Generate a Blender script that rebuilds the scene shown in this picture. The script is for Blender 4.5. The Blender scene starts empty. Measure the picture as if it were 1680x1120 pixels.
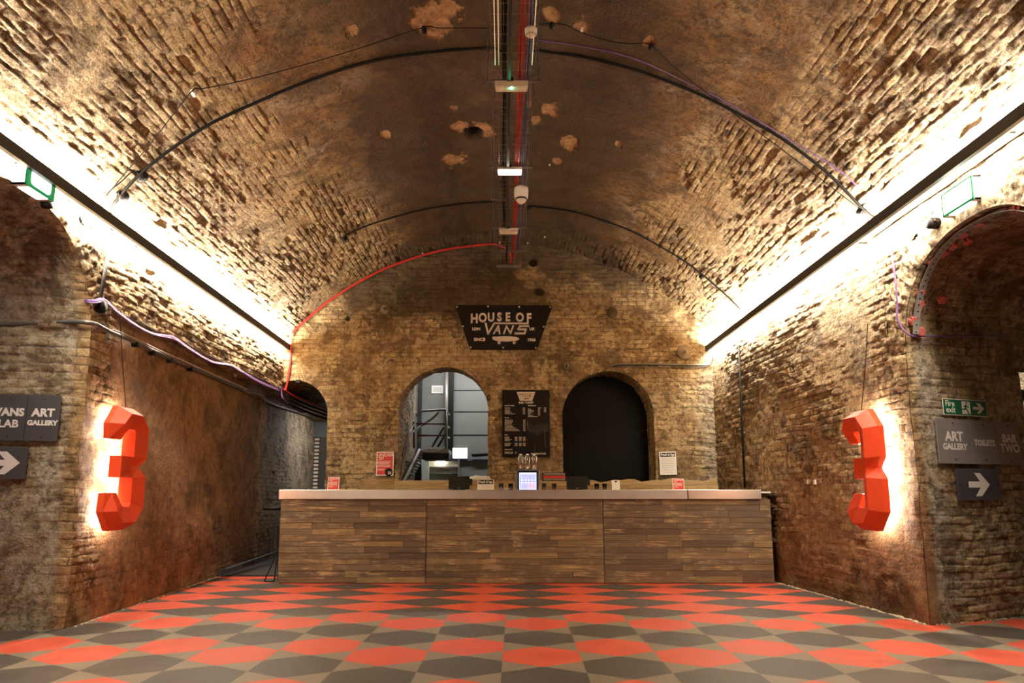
import bpy, bmesh, math, random
import numpy as np
from mathutils import Vector
random.seed(7)
SC = bpy.context.scene
COL = SC.collection
# ---------------------------------------------------------------- camera
F_PX, TILT, CX, HY, CAMH = 1164.0, math.radians(9), 826.0, 810.0, 1.05
cam = bpy.data.cameras.new('camera'); camo = bpy.data.objects.new('camera', cam); COL.objects.link(camo)
cam.sensor_width = 36; cam.lens = 36 * F_PX / 1680
PY0 = HY - F_PX * math.tan(TILT)
cam.shift_x = (840 - CX) / 1680; cam.shift_y = (PY0 - 560) / 1680
camo.location = (0, 0, CAMH); camo.rotation_euler = (math.pi / 2 + TILT, 0, 0)
cam.clip_start = 0.05
SC.camera = camo
# ---------------------------------------------------------------- world, exposure, big lights
SC.view_settings.view_transform = 'Standard'; SC.view_settings.look = 'None'
SC.view_settings.gamma = 1; SC.view_settings.exposure = 0.12
w = bpy.data.worlds.new('world'); SC.world = w; w.use_nodes = True
w.node_tree.nodes['Background'].inputs[0].default_value = (1.0, 0.86, 0.68, 1)
w.node_tree.nodes['Background'].inputs[1].default_value = 0.10
LED_COL = (1.0, 0.885, 0.71)
P_UP, P_DOWN = 1000.0, 560.0
TUBES = {'left': ((-3.30, -6.0, 3.44), (-3.37, 10.93, 3.32)), 'right': ((3.40, -6.0, 3.62), (3.19, 10.93, 3.30))}
def area(name, a, b, width, direction, power, color, parent=None):
    a, b = Vector(a), Vector(b); L = (b - a).length
    ld = bpy.data.lights.new(name, 'AREA'); ld.shape = 'RECTANGLE'; ld.size = L; ld.size_y = width
    ld.energy = power; ld.color = color
    o = bpy.data.objects.new(name, ld); COL.objects.link(o)
    ex = (b - a).normalized(); ez = -Vector(direction).normalized()
    ez = (ez - ex * ez.dot(ex)).normalized(); ey = ez.cross(ex)
    from mathutils import Matrix
    M = Matrix((ex, ey, ez)).transposed().to_4x4(); M.translation = (a + b) / 2
    o.matrix_world = M
    if parent: o.parent = parent
    return o
for side, (a, b) in TUBES.items():
    s = -1 if side == 'left' else 1
    a, b = Vector(a), Vector(b)
    up = Vector((s * 0.012, 0, 0.050)); dn = Vector((s * 0.030, 0, -0.047)); bk = Vector((s * 0.034, 0, 0))
    area('led_up_' + side, a + up, b + up, 0.03, (s * 0.35, 0, 1), P_UP, LED_COL)
    area('led_back_' + side, a + bk, b + bk, 0.05, (s, 0, 0), 160, LED_COL)
    area('led_down_' + side, a + dn, b + dn, 0.03, (s * 0.55, 0, -1), P_DOWN, LED_COL)
# ---------------------------------------------------------------- geometry helpers
_c, _s = math.cos(TILT), math.sin(TILT)
def ray(px, py):
    a = (px - CX) / F_PX; b = (PY0 - py) / F_PX
    return Vector((a, _c - b * _s, _s + b * _c))
ORG = Vector((0, 0, CAMH))
def aty(px, py, y): r = ray(px, py); return ORG + r * (y / r.y)
def atx(px, py, x): r = ray(px, py); return ORG + r * (x / r.x)
def atz(px, py, z=0): r = ray(px, py); return ORG + r * ((z - CAMH) / r.z)
VX, HALF, ZS, ZA = -0.03, 3.45, 3.40, 5.05
RISE = ZA - ZS; VR = (HALF ** 2 + RISE ** 2) / (2 * RISE); VZ = ZA - VR; VANG = math.asin(HALF / VR)
def vault_at(px, py, off=0.0):
    r = ray(px, py); R = VR - off; ox, oz = ORG.x - VX, ORG.z - VZ
    A = r.x ** 2 + r.z ** 2; B = 2 * (ox * r.x + oz * r.z); C = ox * ox + oz * oz - R * R
    t = (-B + math.sqrt(B * B - 4 * A * C)) / (2 * A)
    return ORG + r * t
def jamb_r(px, py, off=0.0):   # the face on the right that carries the signs
    n = Vector((0.37, -1, 0)).normalized(); p0 = Vector((3.46, 6.0, 0)) + n * off
    r = ray(px, py); return ORG + r * ((p0 - ORG).dot(n) / r.dot(n))
def jamb_l(px, py, off=0.0):
    n = Vector((0.2, -1, 0)).normalized(); p0 = Vector((-3.45, 5.84, 0)) + n * off
    r = ray(px, py); return ORG + r * ((p0 - ORG).dot(n) / r.dot(n))
def tag(o, label=None, cat=None, group=None, kind=None):
    if label: o['label'] = label
    if cat: o['category'] = cat
    if group: o['group'] = group
    if kind: o['kind'] = kind
    return o
def empty(name, loc, label, cat, group=None):
    o = bpy.data.objects.new(name, None); COL.objects.link(o); o.location = loc; o.empty_display_size = 0.1
    return tag(o, label, cat, group)
class Fr:
    def __init__(s, O=(0, 0, 0), ex=(1, 0, 0), ey=(0, 0, 1)):
        s.O = Vector(O); s.x = Vector(ex).normalized(); s.y = Vector(ey).normalized(); s.z = s.x.cross(s.y)
    def __call__(s, a, b, c=0.0): return s.O + s.x * a + s.y * b + s.z * c
def wloc(p):
    v = Vector(p.location)
    while p.parent is not None: p = p.parent; v = v + Vector(p.location)
    return v
class MB:
    def __init__(s): s.v = []; s.f = []; s.m = []; s.c = []; s.cur = 0.0
    def add(s, vs, fs, m=0):
        n = len(s.v); s.v += [tuple(p) for p in vs]; s.f += [tuple(i + n for i in f) for f in fs]
        s.m += [m] * len(fs); s.c += [s.cur] * len(fs); return s
    def box(s, lo, hi, m=0, fr=None):
        P = [(x, y, z) for z in (lo[2], hi[2]) for y in (lo[1], hi[1]) for x in (lo[0], hi[0])]
        if fr: P = [fr(*p) for p in P]
        return s.add(P, [(0, 2, 3, 1), (4, 5, 7, 6), (0, 1, 5, 4), (2, 6, 7, 3), (0, 4, 6, 2), (1, 3, 7, 5)], m)
    def rod(s, a, b, r, n=8, m=0, r2=None): return s.tube([a, b], r, n, m, r2=r2)
    def tube(s, pts, r, n=8, m=0, closed=False, r2=None):
        pts = [Vector(p) for p in pts]; K = len(pts); rings = []; up = None
        for i, p in enumerate(pts):
            if closed: t = pts[(i + 1) % K] - pts[i - 1]
            else: t = pts[min(i + 1, K - 1)] - pts[max(i - 1, 0)]
            t.normalize()
            if up is None:
                up = Vector((0, 0, 1)) if abs(t.z) < 0.9 else Vector((1, 0, 0))
            a = (up - t * up.dot(t)).normalized(); up = a; b = t.cross(a)
            rr = r if r2 is None else r + (r2 - r) * i / (K - 1)
            rings.append([p + a * rr * math.cos(2 * math.pi * k / n) + b * rr * math.sin(2 * math.pi * k / n) for k in range(n)])
        V = [q for R in rings for q in R]; Fs = []
        for i in range(K if closed else K - 1):
            j = (i + 1) % K
            for k in range(n): Fs.append((i * n + k, i * n + (k + 1) % n, j * n + (k + 1) % n, j * n + k))
        if not closed: Fs += [tuple(range(n - 1, -1, -1)), tuple((K - 1) * n + k for k in range(n))]
        return s.add(V, Fs, m)
    def ext(s, poly, fr, z0, z1, m=0):
        n = len(poly); V = [fr(x, y, z0) for x, y in poly] + [fr(x, y, z1) for x, y in poly]
        Fs = [tuple(range(n - 1, -1, -1)), tuple(range(n, 2 * n))] + [(i, (i + 1) % n, n + (i + 1) % n, n + i) for i in range(n)]
        return s.add(V, Fs, m)
    def lathe(s, prof, fr, n=24, m=0):   # prof: (radius, height along fr.z)
        V = []; K = len(prof)
        for r, h in prof:
            for k in range(n): V.append(fr(r * math.cos(2 * math.pi * k / n), r * math.sin(2 * math.pi * k / n), h))
        Fs = [(i * n + k, i * n + (k + 1) % n, (i + 1) * n + (k + 1) % n, (i + 1) * n + k) for i in range(K - 1) for k in range(n)]
        Fs += [tuple(range(n - 1, -1, -1)), tuple((K - 1) * n + k for k in range(n))]
        return s.add(V, Fs, m)
    def ball(s, c, r, n=10, m=0, sc=(1, 1, 1)):
        c = Vector(c); prof = [(max(1e-4, r * math.sin(math.pi * i / n)), -r * math.cos(math.pi * i / n)) for i in range(n + 1)]
        V = []; 
        for rr, h in prof:
            for k in range(12): V.append(c + Vector((rr * math.cos(math.pi * k / 6) * sc[0], rr * math.sin(math.pi * k / 6) * sc[1], h * sc[2])))
        Fs = [(i * 12 + k, i * 12 + (k + 1) % 12, (i + 1) * 12 + (k + 1) % 12, (i + 1) * 12 + k) for i in range(n) for k in range(12)]
        return s.add(V, Fs, m)
    def text(s, txt, fr, size, cx=0, cy=0, bold=0.0, m=0, depth=0.001, sx=1.0, align='CENTER', z0=0.0, spacing=1.0):
        cu = bpy.data.curves.new('t', 'FONT'); cu.body = txt; cu.size = size; cu.align_x = align; cu.align_y = 'CENTER'
        cu.offset = bold; cu.resolution_u = 3; cu.space_character = spacing
        o = bpy.data.objects.new('t', cu); COL.objects.link(o)
        me = bpy.data.meshes.new_from_object(o.evaluated_get(bpy.context.evaluated_depsgraph_get()))
        V = [fr(cx + v.co.x * sx, cy + v.co.y, z0 + depth) for v in me.vertices]
        s.add(V, [tuple(p.vertices) for p in me.polygons], m)
        bpy.data.objects.remove(o); bpy.data.curves.remove(cu); bpy.data.meshes.remove(me); return s
    def build(s, name, mats, parent=None, smooth=False, bevel=0.0, recalc=True):
        me = bpy.data.meshes.new(name); me.from_pydata(s.v, [], s.f)
        if not isinstance(mats, (list, tuple)): mats = [mats]
        for q in mats: me.materials.append(q)
        me.polygons.foreach_set('material_index', s.m)
        if any(s.c):
            at = me.attributes.new('rnd', 'FLOAT', 'FACE'); at.data.foreach_set('value', s.c)
        if recalc:
            bm = bmesh.new(); bm.from_mesh(me); bmesh.ops.recalc_face_normals(bm, faces=bm.faces); bm.to_mesh(me); bm.free()
        if smooth: me.polygons.foreach_set('use_smooth', [True] * len(me.polygons))
        me.update(); o = bpy.data.objects.new(name, me); COL.objects.link(o)
        if smooth:
            try:
                with bpy.context.temp_override(object=o, selected_objects=[o], active_object=o, selected_editable_objects=[o]):
                    bpy.ops.object.shade_auto_smooth(angle=math.radians(40))
            except Exception: pass
        if bevel:
            b = o.modifiers.new('bevel', 'BEVEL'); b.width = bevel; b.segments = 2; b.limit_method = 'ANGLE'
        if parent is not None:
            o.parent = parent; o.location = -wloc(parent)
        return o
def spline(pts, n=6):
    pts = [Vector(p) for p in pts]; out = []
    for i in range(len(pts) - 1):
        p0 = pts[max(i - 1, 0)]; p1 = pts[i]; p2 = pts[i + 1]; p3 = pts[min(i + 2, len(pts) - 1)]
        for k in range(n):
            t = k / n
            out.append(0.5 * ((2 * p1) + (p2 - p0) * t + (2 * p0 - 5 * p1 + 4 * p2 - p3) * t * t + (3 * p1 - p0 - 3 * p2 + p3) * t ** 3))
    out.append(pts[-1]); return out
# ---------------------------------------------------------------- materials
def srgb(r, g, b): return tuple(((x / 255) / 12.92 if x <= 10 else ((x / 255 + 0.055) / 1.055) ** 2.4) for x in (r, g, b)) + (1,)
class NT:
    def __init__(s, name):
        s.mat = bpy.data.materials.new(name); s.mat.use_nodes = True; s.t = s.mat.node_tree; s.b = s.t.nodes['Principled BSDF']
    def n(s, typ, **kw):
        nd = s.t.nodes.new(typ)
        for k, v in kw.items(): setattr(nd, k, v)
        return nd
    def l(s, a, b): s.t.links.new(a, b)
    def noise(s, scale, detail=4, vec=None, rough=0.6, dist=0.0):
        nd = s.n('ShaderNodeTexNoise'); nd.inputs['Scale'].default_value = scale; nd.inputs['Detail'].default_value = detail
        nd.inputs['Roughness'].default_value = rough; nd.inputs['Distortion'].default_value = dist
        if vec is not None: s.l(vec, nd.inputs['Vector'])
        return nd.outputs['Fac']
    def ramp(s, fac, p0, p1, c0=(0, 0, 0, 1), c1=(1, 1, 1, 1)):
        r = s.n('ShaderNodeValToRGB'); r.color_ramp.elements[0].position = p0; r.color_ramp.elements[1].position = p1
        r.color_ramp.elements[0].color = c0; r.color_ramp.elements[1].color = c1; s.l(fac, r.inputs[0]); return r.outputs[0]
    def mix(s, fac, a, b, mode='MIX'):
        m = s.n('ShaderNodeMix', data_type='RGBA', blend_type=mode)
        for i, v in ((0, fac), (6, a), (7, b)):
            if hasattr(v, 'is_output'): s.l(v, m.inputs[i])
            elif i == 0: m.inputs[0].default_value = v
            else: m.inputs[i].default_value = v
        return m.outputs[2]
    def math(s, op, a, b=0.5, clamp=False):
        m = s.n('ShaderNodeMath', operation=op, use_clamp=clamp)
        for i, v in ((0, a), (1, b)):
            if hasattr(v, 'is_output'): s.l(v, m.inputs[i])
            else: m.inputs[i].default_value = v
        return m.outputs[0]
    def attr(s, name): a = s.n('ShaderNodeAttribute'); a.attribute_name = name; return a.outputs['Fac']
    def obj(s): return s.n('ShaderNodeTexCoord').outputs['Object']
    def bump(s, h, dist, strength=1.0, prev=None):
        b = s.n('ShaderNodeBump'); b.inputs['Strength'].default_value = strength; b.inputs['Distance'].default_value = dist
        s.l(h, b.inputs['Height'])
        if prev is not None: s.l(prev, b.inputs['Normal'])
        return b.outputs[0]
def simple(name, col, rough=0.6, metal=0.0, var=0.15, scale=25, bump=0.0, spec=0.5):
    t = NT(name); col = tuple(col[:3]) + (1,)
    f = t.noise(scale, 5, t.obj()); d = tuple(max(0, c * (1 - var * 2)) for c in col[:3]) + (1,)
    t.l(t.mix(t.ramp(f, 0.3, 0.7), d, col), t.b.inputs['Base Color'])
    t.b.inputs['Roughness'].default_value = rough; t.b.inputs['Metallic'].default_value = metal
    t.b.inputs['Specular IOR Level'].default_value = spec
    if bump: t.l(t.bump(f, bump), t.b.inputs['Normal'])
    return t.mat
def emis(name, col, strength, base=(0.8, 0.8, 0.8)):
    t = NT(name); t.b.inputs['Base Color'].default_value = tuple(base) + (1,)
    t.b.inputs['Emission Color'].default_value = tuple(col[:3]) + (1,); t.b.inputs['Emission Strength'].default_value = strength
    return t.mat
def wall_mat():
    t = NT('old_brickwork'); uv = t.n('ShaderNodeUVMap').outputs[0]; ob = t.obj()
    br = t.n('ShaderNodeTexBrick'); br.offset = 0.5; br.offset_frequency = 2; br.squash = 1.0
    br.inputs['Scale'].default_value = 1; br.inputs['Brick Width'].default_value = 0.21; br.inputs['Row Height'].default_value = 0.068
    br.inputs['Mortar Size'].default_value = 0.006; br.inputs['Mortar Smooth'].default_value = 0.4; br.inputs['Bias'].default_value = -0.15
    br.inputs['Color1'].default_value = (0.56, 0.40, 0.19, 1); br.inputs['Color2'].default_value = (0.26, 0.14, 0.055, 1)
    br.inputs['Mortar'].default_value = (0.13, 0.085, 0.042, 1)
    t.l(uv, br.inputs['Vector'])
    f1 = t.noise(3.2, 6, ob, 0.65); f2 = t.noise(14, 6, ob, 0.7); f3 = t.noise(55, 4, ob, 0.7); f4 = t.noise(1.1, 4, ob, 0.6, 0.4)
    brick = t.mix(t.ramp(f2, 0.35, 0.62), t.mix(0.65, br.outputs['Color'], (0.12, 0.06, 0.025, 1)), br.outputs['Color'])
    brick = t.mix(t.math('MULTIPLY', t.ramp(f1, 0.50, 0.62), 0.6), brick, (0.56, 0.42, 0.22, 1))
    flush = t.mix(t.ramp(f2, 0.35, 0.65), (0.24, 0.135, 0.05, 1), (0.50, 0.325, 0.135, 1)); er = t.attr('erode')
    brick = t.mix(t.math('ADD', t.math('MULTIPLY', er, 0.5), 0.55), flush, brick)
    plas = t.mix(t.ramp(f1, 0.35, 0.66), (0.08, 0.038, 0.012, 1), (0.25, 0.13, 0.042, 1))
    plas = t.mix(t.math('MULTIPLY', t.ramp(f2, 0.42, 0.72), 0.7), plas, (0.27, 0.16, 0.068, 1))
    pl = t.attr('plaster')
    base = t.mix(pl, brick, plas)
    lime_and_glow = t.mix(t.ramp(f2, 0.3, 0.6), (0.20, 0.175, 0.13, 1), (0.46, 0.42, 0.34, 1))
    lf = t.math('MULTIPLY', t.attr('lime_and_glow'), t.ramp(c0=(.4, .4, .4, 1), fac=t.math('ADD', t.math('MULTIPLY', f1, 0.6), t.math('MULTIPLY', f2, 0.4)), p0=0.36, p1=0.58))
    base = t.mix(lf, base, lime_and_glow)
    bare = t.mix(t.ramp(f2, 0.35, 0.65), (0.20, 0.10, 0.045, 1), (0.48, 0.27, 0.12, 1))
    rf = t.math('MULTIPLY', t.attr('rust'), t.ramp(f1, 0.35, 0.65))
    base = t.mix(rf, base, (0.19, 0.055, 0.018, 1))
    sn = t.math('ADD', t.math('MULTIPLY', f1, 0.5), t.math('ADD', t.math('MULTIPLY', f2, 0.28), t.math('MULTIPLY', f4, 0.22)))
    so = t.math('MULTIPLY', t.math('SUBTRACT', t.math('ADD', sn, t.attr('soot_and_shade')), 0.90), 8.0, True)
    s2 = t.math('MULTIPLY', t.ramp(t.noise(13, 8, ob, 0.8, 0.2), 0.50, 0.58), t.ramp(t.math('ADD', f1, t.attr('soot_and_shade')), 0.58, 0.80)); so = t.math('MAXIMUM', so, t.math('MULTIPLY', s2, 0.85))
    base = t.mix(t.math('MULTIPLY', t.ramp(t.noise(75, 4, ob, 0.8), 0.52, 0.62), 0.30), base, (0.06, 0.028, 0.008, 1))
    bl = t.math('MULTIPLY', t.ramp(t.noise(2.6, 8, ob, 0.72, 0.6), 0.51, 0.58), 0.68)
    base = t.mix(bl, base, (0.075, 0.038, 0.013, 1))
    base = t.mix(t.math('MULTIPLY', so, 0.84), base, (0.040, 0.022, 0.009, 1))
    base = t.mix(t.attr('bare'), base, bare)
    hol = t.attr('hole'); base = t.mix(hol, base, (0.012, 0.009, 0.006, 1))
    t.l(base, t.b.inputs['Base Color'])
    t.b.inputs['Roughness'].default_value = 0.8; t.b.inputs['Specular IOR Level'].default_value = 0.3
    b1 = t.bump(f2, 0.018, 0.8); b2 = t.bump(f3, 0.011, 0.9, b1)
    vo = t.n('ShaderNodeTexVoronoi'); vo.inputs['Scale'].default_value = 38; t.l(ob, vo.inputs['Vector']); b2 = t.bump(vo.outputs['Distance'], 0.006, 0.5, b2)
    t.l(b2, t.b.inputs['Normal'])
    return t.mat
M = {}
M['wall'] = wall_mat()
def wood_mat(name, cols, worn=(0.45, 0.30, 0.13, 1), wamt=0.5):
    t = NT(name); ob = t.obj()
    mp = t.n('ShaderNodeMapping'); mp.inputs['Scale'].default_value = (1.3, 8, 22)
    sh = t.n('ShaderNodeCombineXYZ'); r = t.attr('rnd')
    t.l(t.math('MULTIPLY', r, 37.0), sh.inputs[0]); t.l(t.math('MULTIPLY', r, 11.0), sh.inputs[2])
    va = t.n('ShaderNodeVectorMath', operation='ADD'); t.l(ob, va.inputs[0]); t.l(sh.outputs[0], va.inputs[1]); t.l(va.outputs[0], mp.inputs[0])
    g = t.noise(2.2, 8, mp.outputs[0], 0.7, 0.8); g2 = t.noise(3.5, 5, va.outputs[0], 0.6)
    rp = t.n('ShaderNodeValToRGB'); e = rp.color_ramp.elements; e[0].position = 0; e[0].color = cols[0]; e[1].position = 1; e[1].color = cols[-1]
    for i, c in enumerate(cols[1:-1]):
        q = e.new((i + 1) / (len(cols) - 1)); q.color = c
    t.l(r, rp.inputs[0])
    base = t.mix(t.ramp(g, 0.35, 0.65), t.mix(0.5, rp.outputs[0], (0.02, 0.012, 0.006, 1)), rp.outputs[0])
    wf = t.math('MULTIPLY', t.math('MULTIPLY', t.ramp(g2, 0.5, 0.68), t.ramp(g, 0.45, 0.6)), wamt)
    base = t.mix(wf, base, worn)
    t.l(base, t.b.inputs['Base Color']); t.b.inputs['Roughness'].default_value = 0.55; t.b.inputs['Specular IOR Level'].default_value = 0.35
    t.l(t.bump(g, 0.003, 0.8), t.b.inputs['Normal'])
    return t.mat
M['planks'] = wood_mat('reclaimed_planks', [(0.13, 0.088, 0.056, 1), (0.18, 0.128, 0.088, 1), (0.23, 0.165, 0.098, 1), (0.19, 0.128, 0.075, 1), (0.34, 0.24, 0.12, 1)], (0.62, 0.46, 0.23, 1), 0.85)
M['pale_planks'] = wood_mat('pale_pallet_planks', [(0.42, 0.27, 0.11, 1), (0.55, 0.38, 0.17, 1), (0.35, 0.2, 0.08, 1), (0.60, 0.43, 0.2, 1)], (0.65, 0.48, 0.25, 1), 0.4)
def floor_mat(name, c, alt):
    t = NT(name); ob = t.obj(); f = t.noise(5, 6, ob, 0.6); f2 = t.noise(60, 4, ob)
    t.l(t.mix(t.ramp(f, 0.3, 0.75), alt, c), t.b.inputs['Base Color'])
    t.l(t.math('ADD', t.math('MULTIPLY', f, 0.25), 0.38), t.b.inputs['Roughness'])
    t.b.inputs['Specular IOR Level'].default_value = 0.35
    t.l(t.bump(f2, 0.0006, 0.5), t.b.inputs['Normal']); return t.mat
M['f_red'] = floor_mat('red_vinyl', (0.60, 0.092, 0.046, 1), (0.46, 0.062, 0.03, 1))
M['f_dark'] = floor_mat('charcoal_vinyl', (0.082, 0.068, 0.055, 1), (0.052, 0.042, 0.034, 1))
M['f_grey'] = floor_mat('taupe_vinyl', (0.21, 0.175, 0.125, 1), (0.165, 0.135, 0.095, 1))
M['f_plain'] = floor_mat('dark_plain_floor', (0.07, 0.065, 0.058, 1), (0.04, 0.037, 0.033, 1))
M['black_metal'] = simple('black_brown_metal', (0.011, 0.008, 0.006), 0.55, 0.0, 0.2)
M['black'] = simple('black_plastic', (0.010, 0.009, 0.008), 0.5, spec=.2)
M['black_gloss'] = simple('black_gloss_board', (0.011, 0.008, 0.006), 0.25, spec=.35)
M['cable'] = simple('black_cable', (0.008, 0.006, 0.005), 0.6, spec=.2)
M['conduit'] = simple('grey_conduit', (0.16, 0.15, 0.14), 0.4, 0.6)
M['red_cable'] = simple('red_cable', (0.62, 0.025, 0.02), 0.45)
M['purple_cable'] = simple('purple_cable', (0.20, 0.10, 0.30), 0.5)
M['blue_cable'] = simple('blue_cable', (0.12, 0.12, 0.27), 0.5)
M['white_cable'] = simple('white_cable', (0.65, 0.6, 0.52), 0.5)
M['galv'] = simple('galvanised_wire', (0.5, 0.47, 0.44), 0.35, 0.9)
M['steel'] = simple('brushed_steel', (0.86, 0.82, 0.78), 0.32, 1.0, 0.06, 6)
M['chrome'] = simple('chrome', (0.75, 0.72, 0.7), 0.12, 1.0, 0.045)
M['white_plastic'] = simple('white_plastic', (0.82, 0.77, 0.7), 0.45, 0, 0.05)
M['cream'] = simple('cream_housing', (0.78, 0.70, 0.6), 0.5, 0, 0.05)
M['num_red'] = simple('orange_red_paint', (0.72, 0.065, 0.015), 0.5, 0, 0.04, 3, 0, 0.3)
M['sign_grey'] = simple('slate_grey_board', (0.21, 0.19, 0.195), 0.4, 0, 0.12, 3)
M['sign_dark'] = simple('charcoal_board', (0.065, 0.062, 0.072), 0.42, 0, 0.12, 3)
M['letter'] = simple('pale_lettering', (0.68, 0.58, 0.51), 0.6, 0, 0.05, 60)
M['letter_grey'] = simple('light_grey_lettering', (0.72, 0.68, 0.66), 0.6, 0, 0.05, 60)
M['letter_brown'] = simple('dark_logo_lettering', (0.16, 0.1, 0.06), 0.6)
M['green'] = simple('safety_green', (0.01, 0.13, 0.055), 0.35)
M['paper'] = simple('white_paper', (0.8, 0.76, 0.7), 0.7, 0, 0.045)
M['poster_red'] = simple('red_print', (0.62, 0.035, 0.03), 0.5, 0, 0.05)
M['pink_print'] = simple('pale_print', (0.85, 0.62, 0.55), 0.6)
M['grey_panel'] = simple('blue_grey_steel', (0.18, 0.185, 0.17), 0.45, 0.0, 0.08, 2)
M['dark_grey'] = simple('dark_grey_steel', (0.03, 0.032, 0.034), 0.45)
M['stair'] = simple('worn_steel', (0.30, 0.28, 0.26), 0.45, 0.4)
M['rail_red'] = simple('brown_red_rail', (0.15, 0.06, 0.05), 0.5)
M['glass'] = None
M['rust'] = simple('rusty_iron', (0.12, 0.075, 0.04), 0.8, 0.1, 0.3, 20, 0.004)
M['pink'] = simple('red_oxide_clips', (0.55, 0.12, 0.10), 0.6)
M['stone'] = simple('pale_mortar_rubble', (0.5, 0.4, 0.27), 0.9, 0, 0.3, 40, 0.004)
M['led'] = emis('led_diffuser', (1, 0.92, 0.8), 14)
M['led_hot'] = emis('numeral_backlight', (1, 0.93, 0.80), 55)
t = NT('clear_glass'); t.b.inputs['Transmission Weight'].default_value = 1; t.b.inputs['Roughness'].default_value = 0.03; t.b.inputs['IOR'].default_value = 1.45; M['glass'] = t.mat
# ---------------------------------------------------------------- numpy noise and brick relief
def _h(i, j, k, seed):
    n = (i * 374761393 + j * 668265263 + k * 2147483647 + seed * 974634777) & 0x7fffffff
    n = (n ^ (n >> 13)) * 1274126177 & 0x7fffffff
    n = (n ^ (n >> 16)) & 0xffff
    return n / 65535.0
def vnoise(P, seed=0):
    I = np.floor(P).astype(np.int64); Fp = P - I; Fp = Fp * Fp * (3 - 2 * Fp)
    i, j, k = I[..., 0], I[..., 1], I[..., 2]; a, b, c = Fp[..., 0], Fp[..., 1], Fp[..., 2]; out = 0
    for di in (0, 1):
        for dj in (0, 1):
            for dk in (0, 1):
                out = out + _h(i + di, j + dj, k + dk, seed) * (a if di else 1 - a) * (b if dj else 1 - b) * (c if dk else 1 - c)
    return out
def fbm(P, sc, o=4, seed=0):
    s = 0; a = 0.5; t = 0
    for q in range(o): s = s + a * vnoise(P * sc, seed + q * 17); t += a; a *= 0.5; sc *= 2.03
    return s / t
def ss(a, b, x): t = np.clip((x - a) / (b - a), 0, 1); return t * t * (3 - 2 * t)
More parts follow.
